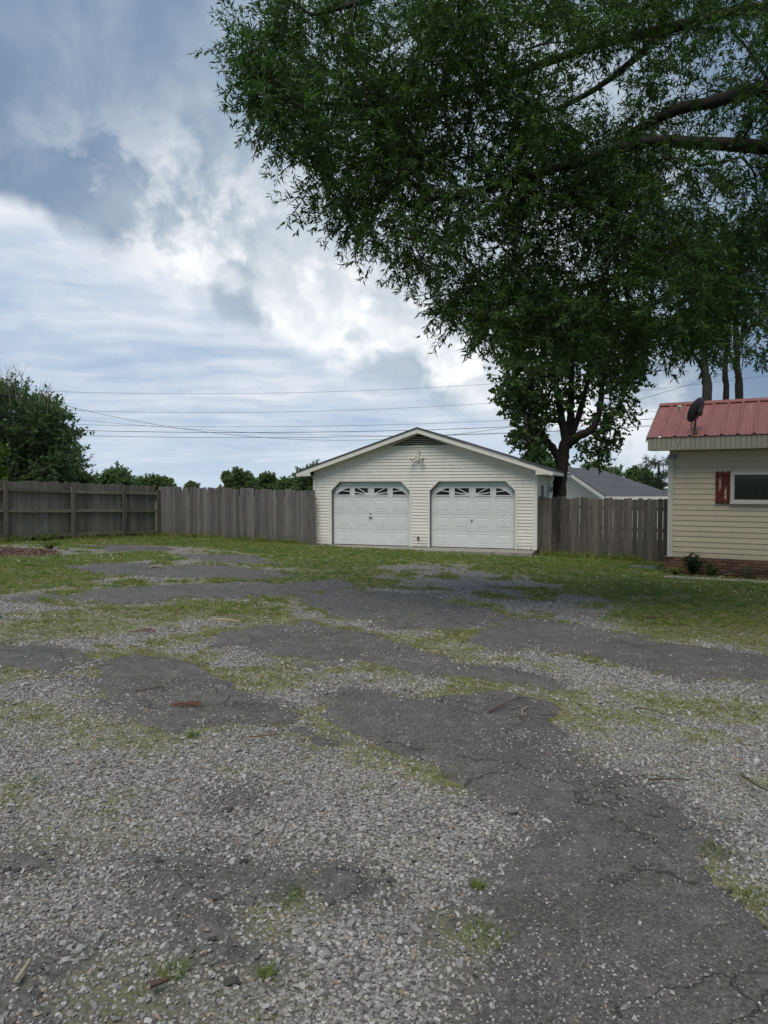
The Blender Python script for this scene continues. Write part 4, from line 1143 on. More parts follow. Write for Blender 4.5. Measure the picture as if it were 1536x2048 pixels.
# window
wn = MB()
for (a, b, c, d2) in ((WX0, WX1, WZ1 - .06, WZ1), (WX0, WX1, WZ0, WZ0 + .055), (WX0, WX0 + .06, WZ0 + .055, WZ1 - .06), (WX1 - .06, WX1, WZ0 + .055, WZ1 - .06)):
    wn.box(a, b, -.05, 0.0, c, d2)
wn.box(WX0 + .06, WX1 - .06, -.028, -.001, WZ0 + .055, WZ0 + .08); wn.box(WX0 + .06, WX0 + .085, -.028, -.001, WZ0 + .08, WZ1 - .06)
wi = wn.obj('window', MAT['trim_house'], house)
MB().box(WX0 + .085, WX1 - .06, -.012, -.006, WZ0 + .08, WZ1 - .06).obj('pane', MAT['glass'], wi)
MB().box(WX0 + .60, WX0 + .62, -.022, -.0125, WZ0 + .08, WZ1 - .06).obj('sash_bar', MAT['darkmetal'], wi)
MB().box(WX0 - .01, WX1, -.07, -.051, WZ0 - .02, WZ0 + .02).obj('sill', MAT['trim_house'], wi)
sh = empty('shutter'); sh.parent = house; sh.location = (1.035, -.02, WZ0)
for x0 in (0.0, .118, .236):
    m_ = MB(); m_.prism([(x0, -.012), (x0 + .022, -.02), (x0 + .048, -.02), (x0 + .07, -.012), (x0 + .07, .735), (x0 + .048, .745), (x0 + .022, .745), (x0, .735)], -.022, -.002); o = m_.obj('board', MAT['redwood'], sh); fix_normals(o.data)
for zc in (.02, .64): MB().box(.0, .306, -.042, -.0225, zc, zc + .075).obj('rail', MAT['redwood'], sh)
m_ = MB(); m_.bar((.05, .10), (.265, .635), .07, -.040, -.0225); o = m_.obj('brace', MAT['redwood'], sh); fix_normals(o.data)
# brick foundation
fd = MB().box(-.035, HL, .0, .20, -.95, ZB - .006).obj('foundation', MAT['mortar'], house)
bk = [MB().box(0, .205, -.062, .0, 0, .060).mesh('brick'), MB().box(0, .205, -.058, .0, 0, .062).mesh('brick'), MB().box(0, .10, -.060, .0, 0, .061).mesh('brick')]
for m_ in bk: m_.materials.append(MAT['brick'])
rs = random.Random(3)
for r in range(7):
    zb = ZB - .012 - (r + 1) * .0715; x = -.08 + (-.1 if r % 2 else 0)
    while x < 4.9:
        if x < -.09: put('brick', bk[2], None, fd, (-.08, -.002, zb), (0, 0, 0)); x = -.08 + .111
        else: put('brick', bk[rs.randrange(2)], None, fd, (x, rs.uniform(-.006, 0), zb + rs.uniform(-.002, .002)), (0, rs.uniform(-.006, .006), 0)); x += .216
MB().box(-.10, .12, -.10, .1, ZB - .012, ZB - .002).obj('brick_ledge', MAT['brick'], house)

# concrete strip before the house
cs = MB(); rs = random.Random(8)
A_, B_ = gp(1328, 1156), gp(1700, 1178)
n_ = 18; dv = (B_ - A_) / n_; nv = Vector((-dv.y, dv.x, 0)).normalized() * .30
for k in range(n_):
    a, b = A_ + dv * k, A_ + dv * (k + 1)
    wa, wb = (.5 if k == 0 else 1), 1
    za, zb2 = gz(a.x, a.y) + .035, gz(b.x, b.y) + .035
    P4 = [a - nv * .3, b - nv * .3, b + nv * wb, a + nv * wa]
    cs.hexa([(p.x, p.y, -1.2) for p in P4] + [(p.x, p.y, q_) for p, q_ in zip(P4, (za, zb2, zb2, za))])
strip = cs.obj('concrete_strip', MAT['concrete']); tag(strip, 'narrow concrete strip in the grass along the house foundation', 'paving', kind='structure')

# satellite dish on the eave
def h2w(x, y, z):
    c, s = math.cos(R(-30)), math.sin(R(-30)); return Vector((HO.x + c * x - s * y, HO.y + s * x + c * y, z))
bp = h2w(.60, -.28, ERZ + .14 * .5 + .012)
dish = empty('satellite_dish', bp, 0, 'dark grey satellite dish on a mast at the eave of the red roof', 'satellite dish')
ctr = Vector((.02, -.02, .53)); nrm = Vector((-.50, .72, .42)).normalized()
upv = (Vector((0, 0, 1)) - nrm * nrm.z).normalized(); sdv = nrm.cross(upv)
V = []; F = []; ns, nr_ = 28, 6
for side in (0, 1):
    for j in range(nr_ + 1):
        rr = j / nr_
        for k in range(ns):
            an = 2 * math.pi * k / ns
            p = ctr + upv * (.31 * rr * math.cos(an)) + sdv * (.28 * rr * math.sin(an)) + nrm * (.07 * rr * rr - .05 + (.008 if side else 0))
            V.append(tuple(p))
    b = side * (nr_ + 1) * ns
    for j in range(nr_):
        for k in range(ns):
            k2 = (k + 1) % ns; F.append((b + j * ns + k, b + j * ns + k2, b + (j + 1) * ns + k2, b + (j + 1) * ns + k))
b2 = (nr_ + 1) * ns
for k in range(ns):
    k2 = (k + 1) % ns; F.append((nr_ * ns + k, nr_ * ns + k2, b2 + nr_ * ns + k2, b2 + nr_ * ns + k))
me_ = bpy.data.meshes.new('reflector'); me_.from_pydata(V, [], F); me_.update(); me_.polygons.foreach_set('use_smooth', np.ones(len(F), bool))
put('reflector', me_, MAT['dish'], dish)
back = ctr - nrm * .06
MB().tube([(0, 0, -.03), (0, 0, .25), (0, -.0, .38), tuple(back - upv * .03)], .022, 10).obj('mast', MAT['darkmetal'], dish, smooth=False)
m_ = MB(); m_.tube([tuple(back - nrm * .06 - upv * .10), tuple(back - nrm * .03), tuple(back + upv * .10)], [.05, .07, .045], 8); m_.obj('bracket', MAT['darkmetal'], dish)
m_ = MB(); m_.box(-.07, .07, -.07, .05, -.035, -.015); m_.tube([(.0, 0, -.02), (0, 0, .05)], [.05, .028], 8); m_.obj('foot', MAT['darkmetal'], dish)
a0 = ctr - upv * .30; a1 = ctr + nrm * .46 - upv * .16
MB().tube([tuple(back - upv * .12), tuple(a0 - nrm * .02), tuple(a0 + nrm * .08), tuple(a1)], .012, 8).obj('arm', MAT['metal'], dish)
m_ = MB(); m_.tube([tuple(a1 + upv * .0), tuple(a1 + upv * .07), tuple(a1 + upv * .10 - nrm * .06)], [.024, .03, .036], 8); m_.tube([tuple(a1 + upv * .09 + sdv * .06), tuple(a1 + upv * .09 - sdv * .06)], .022, 8); m_.obj('receiver', MAT['soffit'], dish)
lp = [(.0 - .04 + .045 * math.cos(t) - .04, -.03, .17 + .05 * math.sin(t)) for t in np.linspace(-2, 4.5, 18)]
MB().tube([tuple(a0)] + lp + [(-.05, -.03, .05), (-.06, -.08, -.06), (-.10, -.17, -.09), (-.40, -.20, -.12), (-.46, -.19, -.25), (-.48, -.17, -.36)], .006, 5).obj('lead', MAT['cable'], dish)

# ------------------------------------------------------------------ neighbour's house beyond the fence
th = R(10); er = Vector((math.cos(th), math.sin(th), 0)); eb = Vector((-math.sin(th), math.cos(th), 0))
NE = at(1219, 990, 38.0); nz = NE.z
nb = empty('neighbour_house', (NE.x, NE.y, 0), th, 'pale house with a grey shingle roof behind the right fence', 'house')
HD2, RISE = 5.0, 1.58
def nslab(name, quad, th_, mat):
    m_ = MB(); dn = Vector((0, 0, -th_)); q = [Vector(p) for p in quad]
    if len(q) == 3: q.append(q[2] + Vector((0.01, 0, 0)))
    m_.hexa([tuple(p + dn) for p in q] + [tuple(p) for p in q]); o = m_.obj(name, mat, nb); fix_normals(o.data); return o
zt = nz + 0.02; zr = nz + RISE
fs = nslab('roof_slope', [(-.35, -.3, zt - .09), (3.9, -.3, zt - .09), (1.73, HD2, zr), (-.35, HD2, zr)], .06, MAT['shingle_n'])
nslab('roof_slope', [(-.35, HD2 + .001, zr), (1.73, HD2 + .001, zr), (3.9, 2 * HD2 + .3, zt - .09), (-.35, 2 * HD2 + .3, zt - .09)], .06, MAT['shingle_n'])
nslab('hip_slope', [(3.905, -.3, zt - .09), (3.905, 2 * HD2 + .3, zt - .09), (1.735, HD2, zr)], .06, MAT['shingle_n'])
# shingle courses as thin overlapping strips
for k in range(26):
    t0 = k / 26; y0 = -.3 + (HD2 + .3) * t0; z0 = zt - .09 + (zr - zt + .09) * t0; x1 = 3.9 + (1.73 - 3.9) * t0
    y1 = y0 + .23; z1 = z0 + .23 * (zr - zt + .09) / (HD2 + .3)
    MB().hexa([(-.36, y0, z0 + .001), (x1, y0, z0 + .001), (x1 - .09, y1, z1 - .004), (-.36, y1, z1 - .004), (-.36, y0, z0 + .012), (x1, y0, z0 + .012), (x1 - .09, y1, z1 + .002), (-.36, y1, z1 + .002)]).obj('shingle_course', MAT['shingle_n'], fs)
for sg in (0, 1):
    a = Vector((-.37, -.3, zt - .16)) if not sg else Vector((-.37, 2 * HD2 + .3, zt - .16)); b = Vector((-.37, HD2, zr - .065))
    m_ = MB(); o_ = Vector((.025, 0, 0)); dn = Vector((0, 0, -.20)); m_.hexa([tuple(a + dn), tuple(b + dn), tuple(b + dn + o_), tuple(a + dn + o_), tuple(a), tuple(b), tuple(b + o_), tuple(a + o_)])
    r_ = m_.obj('rake_board', MAT['trim'], nb); fix_normals(r_.data)
MB().box(-.36, 3.92, -.33, -.302, zt - .27, zt - .10).obj('gutter', MAT['trim'], nb)
m_ = MB(); m_.v += [(xx, y, z) for xx in (0.0, .12) for (y, z) in ((0.02, nz - .25), (2 * HD2 - .02, nz - .25), (HD2, zr - .15))]
m_.f += [(0, 1, 2), (5, 4, 3), (0, 3, 4, 1), (1, 4, 5, 2), (2, 5, 3, 0)]
gw_ = m_.obj('gable_wall', MAT['trim_house'], nb); fix_normals(gw_.data)
MB().box(0.0, 3.5, 0.0, 2 * HD2, -3.2, nz - .252).obj('wall', MAT['trim'], nb)
for k in range(14):
    z0 = nz - .24 + k * .115; inset = max(0, (z0 + .11 - nz + .05)) / RISE * HD2
    if inset > HD2 - .3: break
    MB().box(-.012, -.001, .05 + inset, 2 * HD2 - .05 - inset, z0, z0 + .108).obj('siding_board', MAT['trim_house'], gw_)
MB().tube([(2.3, 3.9, zr - .4), (2.3, 3.9, zr - .05)], .05, 8).obj('vent_pipe', MAT['metal'], nb)
MB().box(-.03, -.0125, 0.2, 2 * HD2 - .2, nz - .36, nz - .255).obj('trim_band', MAT['trim'], nb)

# ------------------------------------------------------------------ trees
def unit(a): return a / np.maximum(np.linalg.norm(a, axis=1, keepdims=True), 1e-9)

def leaf_mesh(name, B, A, L, W, seed=0, quad_curl=0.15):
    g = np.random.default_rng(seed); n = len(B)
    s = unit(np.cross(A, unit(g.normal(size=(n, 3))))); nn = np.cross(A, s)
    m = B + A * (L * 0.45)[:, None]
    V = np.empty((n, 4, 3)); V[:, 0] = B; V[:, 1] = m + s * (W / 2)[:, None] + nn * (W * quad_curl)[:, None]
    V[:, 2] = B + A * L[:, None] - nn * (L * 0.10)[:, None]; V[:, 3] = m - s * (W / 2)[:, None] + nn * (W * quad_curl)[:, None]
    return np_mesh(name, V.reshape(-1, 3), np.arange(4 * n).reshape(n, 4))

def twig_arrays(P0, P1, r):
    """three sided slivers from P0 to P1"""
    n = len(P0); d = unit(P1 - P0); a = unit(np.cross(d, np.array([[0.3, 0.5, 0.81]]) + 0 * d)); b = np.cross(d, a)
    V = np.empty((n, 6, 3))
    for k in range(3):
        c, s = math.cos(k * 2.094), math.sin(k * 2.094); o = a * (c * r) + b * (s * r)
        V[:, k] = P0 + o; V[:, 3 + k] = P1 + o * 0.4
    F = np.array([[0, 1, 4, 3], [1, 2, 5, 4], [2, 0, 3, 5]])[None] + (np.arange(n) * 6)[:, None, None]
    return V.reshape(-1, 3), F.reshape(-1, 4)

def smooth_path(pts, k=4):
    pts = [Vector(p) for p in pts]; out = []
    for i in range(len(pts) - 1):
        p0, p1, p2, p3 = pts[max(i - 1, 0)], pts[i], pts[i + 1], pts[min(i + 2, len(pts) - 1)]
        for j in range(k):
            t = j / k
            out.append(0.5 * ((2 * p1) + (p2 - p0) * t + (2 * p0 - 5 * p1 + 4 * p2 - p3) * t * t + (3 * p1 - p0 - 3 * p2 + p3) * t ** 3))
    out.append(pts[-1]); return out

def tree(name, label, base, limbs, blobs, leafmat, leaf=(0.09, 0.018), twigs=30, per=24, twig_len=0.6, droop=0.5, out=0.6, seed=1, cat='tree', group=None,
         bark='bark', twig_r=0.004, flat=1.0, branch_r=0.03, spread=0.7, grav=0.35, start=0.55):
    """limbs: list of (points, r0, r1); blobs: list of (centre, radius)"""
    g = np.random.default_rng(seed); random.seed(seed)
    root = empty(name, base, 0, label, cat, group); B0 = Vector(base)
    m_ = MB(); nodes = []
    for pts, r0, r1 in limbs:
        sp_ = smooth_path(pts, 5); n = len(sp_)
        for q in range(1, n - 1):
            sp_[q] = sp_[q] + Vector((random.uniform(-1, 1), random.uniform(-1, 1), random.uniform(-1, 1))) * min(r0, 0.2) * 0.10
        m_.tube([p - B0 for p in sp_], [r0 + (r1 - r0) * (q / (n - 1)) ** 0.8 for q in range(n)], 10, wob=0.10)
        nodes += [(p, r0 + (r1 - r0) * q / (n - 1)) for q, p in enumerate(sp_) if q > n * 0.3]
    # boughs from the limbs to every clump of leaves
    order = sorted(blobs, key=lambda b_: min((b_[0] - q[0]).length for q in nodes)) if nodes else blobs
    pos = [n_[0] for n_ in nodes]
    for c, r in order:
        if pos:
            near = min(pos, key=lambda q: (q - c).length); mid = (near + c) / 2 + Vector((random.uniform(-1, 1), random.uniform(-1, 1), random.uniform(0, 1))) * (near - c).length * 0.12
            dd = (near - c).length
            m_.tube([p - B0 for p in smooth_path([near, mid, c], 3)], [branch_r * (1 - 0.75 * q / 6) * min(1.6, 0.6 + dd * 0.5) for q in range(7)], 5)
            pos += [mid, c]
    trunk_me = m_.mesh('trunk', True)
    C = np.array([tuple(b_[0]) for b_ in blobs]); Rr = np.array([b_[1] for b_ in blobs]); nbk = len(C)
    n = nbk * twigs; ci = np.repeat(np.arange(nbk), twigs)
    dirs = unit(g.normal(size=(n, 3))); dirs[:, 2] *= flat
    rad = g.random(n) ** 0.5
    P0 = C[ci] + dirs * (Rr[ci] * rad * start)[:, None]
    td = unit(dirs * out + g.normal(size=(n, 3)) * spread * 0.6 + np.array([[0, 0, -droop]]) * g.random((n, 1)) * 1.4)
    TL = twig_len * (0.5 + 0.8 * g.random(n)) ; P1 = P0 + td * TL[:, None]
    tv, tf = twig_arrays(P0 - np.array([tuple(B0)]), P1 - np.array([tuple(B0)]), twig_r)
    trunk = put('trunk', trunk_me, MAT[bark], root)
    tw = put('twigs', np_mesh('twigs', tv, tf), MAT[bark], trunk); tag(tw, kind='stuff')
    ti = np.repeat(np.arange(n), per); k = len(ti)
    tt = 0.12 + 0.88 * g.random(k) ** 0.8
    LB = P0[ti] + td[ti] * (TL[ti] * tt)[:, None] + g.normal(size=(k, 3)) * 0.008
    LA = unit(td[ti] * 0.75 + unit(g.normal(size=(k, 3))) * spread + np.array([[0, 0, -grav]]))
    LL = leaf[0] * (0.6 + 0.7 * g.random(k)); LW = leaf[1] * (0.7 + 0.6 * g.random(k))
    cr = put('crown', leaf_mesh('crown', LB - np.array([tuple(B0)]), LA, LL, LW, seed), MAT[leafmat], root); tag(cr, kind='stuff')
    return root

def poly_blobs(poly, depth, spread, n, r, seed, inset=0.0, skip=None, rvar=0.3):
    g = random.Random(seed); P_ = np.array(poly, float); out = []
    lo, hi = P_.min(0), P_.max(0); tries = 0
    while len(out) < n and tries < 40000:
        tries += 1
        x, y = g.uniform(lo[0], hi[0]), g.uniform(lo[1], hi[1])
        if poly_sd(np.array([x]), np.array([y]), poly)[0] < inset: continue
        if skip and g.random() < skip(x, y): continue
        d = depth + g.uniform(-spread, spread)
        c = at(x, y, d); rr = r * g.uniform(1 - rvar, 1 + rvar)
        if any((c - o[0]).length < 0.42 * r for o in out): continue
        out.append((c, rr))
    return out

# the big willow oak whose boughs hang over the yard; its trunk stands right of the frame
ob_ = Vector((8.7, 9.0, gz(8.7, 9.0)))
TT = Vector((8.5, 9.3, 4.4))
def A_(px, py, d): return at(px, py, d)
oak_limbs = [
    ([ob_ - Vector((0, 0, .2)), ob_ + Vector((-.02, .05, 1.0)), Vector((8.6, 9.2, 2.8)), TT], .52, .40),
    ([TT, TT + Vector((.1, .1, 2.0)), Vector((8.7, 9.5, 8.6)), Vector((8.4, 9.8, 11.0))], .34, .10),
    ([TT + Vector((0, 0, -.4)), A_(1700, 330, 9.6), A_(1480, 292, 9.5), A_(1290, 285, 9.4), A_(1150, 325, 9.2), A_(1000, 370, 9.1), A_(860, 400, 9.0)], .13, .03),
    ([TT + Vector((0, 0, .3)), A_(1650, 195, 9.8), A_(1420, 205, 9.8), A_(1290, 250, 9.9), A_(1190, 340, 10.2), A_(1080, 450, 10.5)], .13, .03),
    ([TT + Vector((0, 0, .6)), A_(1620, 40, 10.3), A_(1330, 60, 10.4), A_(1150, 105, 10.3), A_(1000, 160, 10.2), A_(850, 195, 10.0), A_(700, 210, 9.8), A_(570, 200, 9.2)], .10, .02),
    ([TT + Vector((0, 0, -.6)), A_(1680, 480, 10.6), A_(1450, 500, 10.8), A_(1260, 550, 11), A_(1100, 590, 11.2), A_(980, 610, 11)], .13, .02),
    ([TT + Vector((0, 0, 1.0)), A_(1600, -120, 9), A_(1300, -120, 9), A_(1050, -80, 9), A_(800, -20, 9), A_(620, 30, 9.2)], .16, .02),
    ([TT + Vector((0, 0, .2)), Vector((6.6, 7.0, 6.2)), Vector((4.6, 5.2, 7.2)), Vector((2.6, 4.2, 7.8))], .14, .03),
    ([A_(1330, 60, 10.4), A_(1230, 150, 10.3), A_(1120, 215, 10.2), A_(1020, 225, 10.1)], .06, .02),
]
CAN = [(470, -80), (490, 60), (490, 130), (510, 200), (500, 225), (560, 285), (630, 300), (640, 400), (690, 470), (760, 500), (850, 545), (890, 620), (1000, 668), (1060, 680),
       (1200, 690), (1280, 715), (1330, 690), (1420, 672), (1536, 640), (1700, 600), (1700, -80)]
def thin(x, y):
    s = 0.0
    if 1290 < x < 1530 and 70 < y < 330: s = 0.55
    elif 1100 < x < 1540 and 40 < y < 260: s = 0.15
    elif x < 640 and y < 250: s = 0.35
    return s
ob1 = poly_blobs(CAN, 9.9, 1.7, 250, 0.55, 5, inset=42, skip=thin)
# fringe of smaller sprays along the hanging outline
gf = random.Random(15)
for i_ in range(1, len(CAN) - 4):
    (xa, ya), (xb, yb) = CAN[i_], CAN[i_ + 1]; L = math.hypot(xb - xa, yb - ya)
    for k in range(max(1, int(L / 30))):
        t = gf.random(); ob1.append((at(xa + (xb - xa) * t + gf.uniform(10, 30), ya + (yb - ya) * t - gf.uniform(14, 40), 9.3 + gf.uniform(-.9, .9)), 0.28))
# the rest of the crown, above and to the right of the frame
gf = random.Random(21)
for k in range(64):
    for _ in range(30):
        c = Vector((gf.uniform(0.5, 15.5), gf.uniform(3.5, 15.5), gf.uniform(6.6, 13.5)))
        e = ((c.x - 8) / 8.0) ** 2 + ((c.y - 9.5) / 6.5) ** 2 + ((c.z - 7.5) / 6.0) ** 2
        v_ = (c.z - CAM_H) / c.y
        if e < 1 and (v_ > 0.78 or c.x / c.y > 0.66): break
    ob1.append((c, 0.95))
tree('willow_oak', 'big willow oak with dark narrow leaved boughs hanging over the yard', ob_, oak_limbs, ob1, 'leaf_oak', (0.100, 0.0205), twigs=27, per=25, twig_len=0.50, droop=0.45, seed=3, branch_r=0.020, twig_r=.0022, grav=.15, spread=.85, bark='bark_dark')

# broad leaved tree with several leaders behind the right fence
gd = 25.5
tb = at(1117, 1000, gd); tb.z = gz(tb.x, tb.y)
gum_limbs = [([Vector((tb.x - .05, tb.y, tb.z - .2)), at(1117, 1000, gd), at(1121, 950, gd), at(1127, 905, gd), at(1136, 872, gd)], .27, .20),
             ([at(1122, 925, gd), at(1104, 895, gd), at(1088, 878, gd - .3), at(1068, 855, gd - .5)], .17, .10),
             ([at(1134, 885, gd), at(1126, 850, gd), at(1118, 810, gd - .2), at(1112, 760, gd - .4), at(1106, 700, gd - .6)], .19, .07),
             ([at(1138, 870, gd), at(1141, 830, gd + .2), at(1143, 770, gd + .3), at(1146, 690, gd + .4), at(1148, 620, gd + .4)], .17, .06),
             ([at(1142, 868, gd), at(1156, 835, gd - .1), at(1166, 800, gd - .1), at(1174, 760, gd), at(1180, 700, gd)], .15, .05),
             ([at(1135, 890, gd), at(1155, 873, gd - .3), at(1178, 862, gd - .5), at(1194, 840, gd - .6), at(1202, 795, gd - .7), at(1208, 745, gd - .7), at(1222, 700, gd - .6)], .19, .06),
             ([at(1185, 862, gd - .5), at(1202, 866, gd - .6), at(1225, 858, gd - .7)], .07, .03),
             ([at(1174, 770, gd), at(1200, 735, gd), at(1240, 715, gd)], .06, .03)]
GUM = [(1010, 640), (1000, 690), (1010, 720), (1005, 790), (1020, 815), (1050, 830), (1045, 870), (1030, 895), (1075, 905), (1095, 890), (1100, 850), (1120, 830), (1180, 830), (1170, 900), (1190, 925),
       (1215, 905), (1225, 880), (1235, 850), (1250, 810), (1280, 785), (1275, 740), (1290, 690), (1290, 600), (1050, 590)]
gb_ = poly_blobs(GUM, gd - .1, 2.0, 150, 0.62, 9, inset=4, skip=lambda x, y: 0.72 if (1105 < x < 1215 and y > 770) else 0.0)
for q_ in ((1020, 720), (1012, 780), (1030, 812), (1060, 838), (1045, 878), (1072, 893), (1040, 760), (1062, 790), (1030, 690), (1240, 800), (1265, 765), (1225, 850), (1215, 888), (1190, 915), (1165, 903), (1250, 828), (1090, 860), (1085, 820), (1280, 740), (1205, 840)):
    gb_.append((at(q_[0], q_[1], gd + random.uniform(-1.2, .8)), .42))
tree('sweetgum_tree', 'broad leaved tree with a forked mottled trunk behind the right fence', tb, gum_limbs, gb_, 'leaf_gum', (0.12, 0.10), twigs=15, per=13, twig_len=0.55, droop=0.2, seed=4, bark='bark_dark', branch_r=0.035, twig_r=.006, spread=1.0)

# two trees behind the red roof
for (xb_, xt_, d, rr, lab, sd_) in ((1413, 1398, 23.5, .19, 'tall tree with a pale trunk just behind the satellite dish', 31), (1478, 1470, 25.0, .15, 'pair of dark trunks rising behind the red roof ridge', 32)):
    b_ = at(xb_, 800, d); b_.z = gz(b_.x, b_.y)
    lm = [([Vector((b_.x, b_.y, b_.z - .2)), at(xb_, 800, d), at(xb_ - 3, 740, d), at(xb_ - 7, 660, d), at(xb_ - 10, 560, d), at(xb_ - 12, 470, d)], rr, .06),
          ([at(xb_ - 3, 745, d), at(xt_ - 12, 705, d), at(xt_ - 45, 640, d)], .08, .03), ([at(xb_ - 5, 690, d), at(xt_ + 40, 640, d), at(xt_ + 75, 590, d)], .07, .03)]
    if sd_ == 32:
        lm.append(([Vector((b_.x - .45, b_.y, b_.z - .2)), at(xb_ - 26, 800, d), at(xb_ - 28, 740, d), at(xb_ - 22, 660, d), at(xb_ - 30, 560, d)], .13, .06))
    pl = [(xb_ - 110, 420), (xb_ - 100, 640), (xb_ - 60, 700), (xb_ + 20, 730), (xb_ + 60, 780), (xb_ + 190, 790), (xb_ + 220, 420)]
    if sd_ == 31: pl = [(xb_ - 120, 420), (xb_ - 90, 650), (xb_ - 40, 720), (xb_ + 25, 735), (xb_ + 120, 690), (xb_ + 140, 420)]
    bl = poly_blobs(pl, d + .3, 1.8, 60, 0.62, sd_, inset=10, skip=lambda x, y: 0.6 if (xb_ - 30 < x < xb_ + 30 and y > 690) else 0.15)
    tree('oak_tree', lab, b_, lm, bl, 'leaf_oak', (0.15, 0.045), twigs=15, per=13, twig_len=0.6, droop=0.5, seed=sd_, branch_r=.03, twig_r=.006, group='trees behind the red roofed house')

# big dark tree mass left of the fence corner
def far_tree(name, label, poly, d, spread, nbl, r, leafmat, leaf, seed, twigs=14, per=12, trunk=.25, inset=6, tl=0.6, droop=.2, group=None, dead=0, out=.7):
    cx = sum(p[0] for p in poly) / len(poly); top = min(p[1] for p in poly); bot = max(p[1] for p in poly)
    b_ = at(cx, bot, d); b_.z = float(gz0(b_.x, b_.y)) - .5
    lm = [([Vector((b_.x, b_.y, b_.z)), at(cx, bot - (bot - top) * .2, d), at(cx + 3, bot - (bot - top) * .55, d), at(cx - 2, top + (bot - top) * .15, d)], trunk, trunk * .3)]
    bl = poly_blobs(poly, d, spread, nbl, r, seed, inset=inset)
    t_ = tree(name, label, b_, lm, bl, leafmat, leaf, twigs=twigs, per=per, twig_len=tl, droop=droop, seed=seed, branch_r=trunk * .18, bark='bark_dark', twig_r=leaf[0] * .04, spread=1.0, out=out, group=group)
    if dead:
        g = random.Random(seed); m_ = MB()
        for k in range(dead):
            x = g.uniform(-60, 135); y0 = 752 + max(0, x - 20) * .55
            dd = d - spread - .4 + g.uniform(-.4, .4)
            p0, p1 = at(x, y0 + g.uniform(15, 60), dd), at(x + g.uniform(-14, 16), y0 - g.uniform(0, 30), dd)
            m_.tube([p - b_ for p in (p0, (p0 + p1) / 2 + Vector((g.uniform(-.1, .1), 0, 0)), p1)], [.013, .009, .004], 5)
            for q in range(4):
                a = p0 + (p1 - p0) * g.uniform(.2, .9); e = a + Vector((g.uniform(-.5, .5), g.uniform(-.2, .2), g.uniform(.25, .7)))
                m_.tube([a - b_, e - b_], [.007, .003], 4)
        m_.obj('bare_branches', MAT['deadwood'], t_)
    return t_

far_tree('hackberry_tree', 'large dark green tree with bare twigs at its top, left of the yard', [(-160, 785), (-60, 765), (10, 768), (50, 782), (85, 800), (112, 815), (120, 840), (135, 858), (152, 872), (145, 905), (140, 930), (150, 975), (150, 1010), (-160, 1010)],
         36.0, 2.6, 260, 0.70, 'leaf_dark', (0.17, 0.10), 51, twigs=22, per=16, trunk=.32, dead=22, inset=8, tl=0.95, droop=-.1)
far_tree('cedar_tree', 'small dark cedar at the right foot of the large left tree', [(120, 1000), (128, 920), (148, 905), (165, 935), (178, 965), (180, 1000)], 41.0, 1.2, 34, 0.6, 'leaf_pine', (0.22, 0.05), 52, twigs=16, per=14, trunk=.15)
far_tree('sapling', 'yellow green sapling at the left edge behind the fence', [(-70, 900), (-10, 868), (8, 900), (16, 930), (10, 985), (-70, 990)], 27.0, .8, 22, 0.42, 'leaf_pale', (0.15, 0.10), 53, trunk=.06, tl=.35)
FAR = [([(180, 985), (184, 958), (215, 945), (245, 938), (262, 955), (268, 985)], 105, 'rounded tree over the left fence rails, left of the pair', 61),
       ([(262, 985), (278, 960), (310, 956), (335, 962), (348, 975), (350, 988)], 112, 'lower rounded tree just left of the fence corner', 62),
       ([(368, 985), (372, 966), (384, 962), (396, 968), (398, 985)], 120, 'tiny lone tree right of the fence corner', 63),
       ([(442, 988), (448, 948), (475, 938), (500, 948), (510, 965), (512, 988)], 82, 'tall round tree left of the garage, nearest the fence corner', 64),
       ([(508, 988), (515, 955), (535, 937), (553, 952), (556, 988)], 86, 'pointed tree in the middle of the row left of the garage', 65),
       ([(545, 988), (560, 960), (585, 953), (600, 960), (605, 988)], 78, 'low bright tree in the row left of the garage', 66),
       ([(590, 988), (600, 945), (625, 930), (660, 945), (680, 988)], 74, 'dark tree partly hidden by the garage eave', 67),
       ([(1040, 990), (1045, 918), (1075, 900), (1105, 908), (1135, 940), (1135, 990)], 58, 'dark tree showing above the garage roof at its right slope', 68),
       ([(1150, 985), (1165, 940), (1195, 924), (1225, 938), (1240, 950), (1250, 990)], 80, 'thin crowned tree above the neighbour roof ridge', 69),
       ([(1235, 990), (1245, 952), (1270, 938), (1300, 945), (1315, 960), (1320, 990)], 88, 'rounded green tree between the neighbour roof and the pine', 70)]
for pl, d, lab, sd_ in FAR:
    wpx = max(p[0] for p in pl) - min(p[0] for p in pl); wm = wpx * d / 1420
    far_tree('distant_tree', lab, pl, d, wm * .3, int(20 + wpx * .55), max(.5, wm * .13), 'leaf_far', (wm * .035 + .10, wm * .022 + .06), sd_, twigs=18, per=15, trunk=wm * .03, inset=2, tl=wm * .12, group='trees beyond the fences')
# pine beside the house corner
pd = 74.0; pb = at(1316, 1000, pd); pb.z = -1.2
plm = [([Vector((pb.x, pb.y, -1.6)), at(1316, 985, pd), at(1317, 945, pd), at(1318, 922, pd)], .22, .10)]
pbl = []; gpn = random.Random(77)
for k in range(30):
    yy_ = gpn.uniform(920, 985); wd_ = 34 * (1 - abs(yy_ - 942) / 62); x_ = 1314 + gpn.uniform(-1, 1) * max(wd_, 6)
    pbl.append((at(x_, yy_, pd + gpn.uniform(-1.5, 1.5)), .55))
tree('pine_tree', 'layered pine seen between the neighbour roof and the house corner', pb, plm, pbl, 'leaf_pine', (0.32, 0.05), twigs=11, per=11, twig_len=.5, droop=-.1, seed=78, flat=.25, branch_r=.05, twig_r=.015, spread=1.0, grav=-.1)

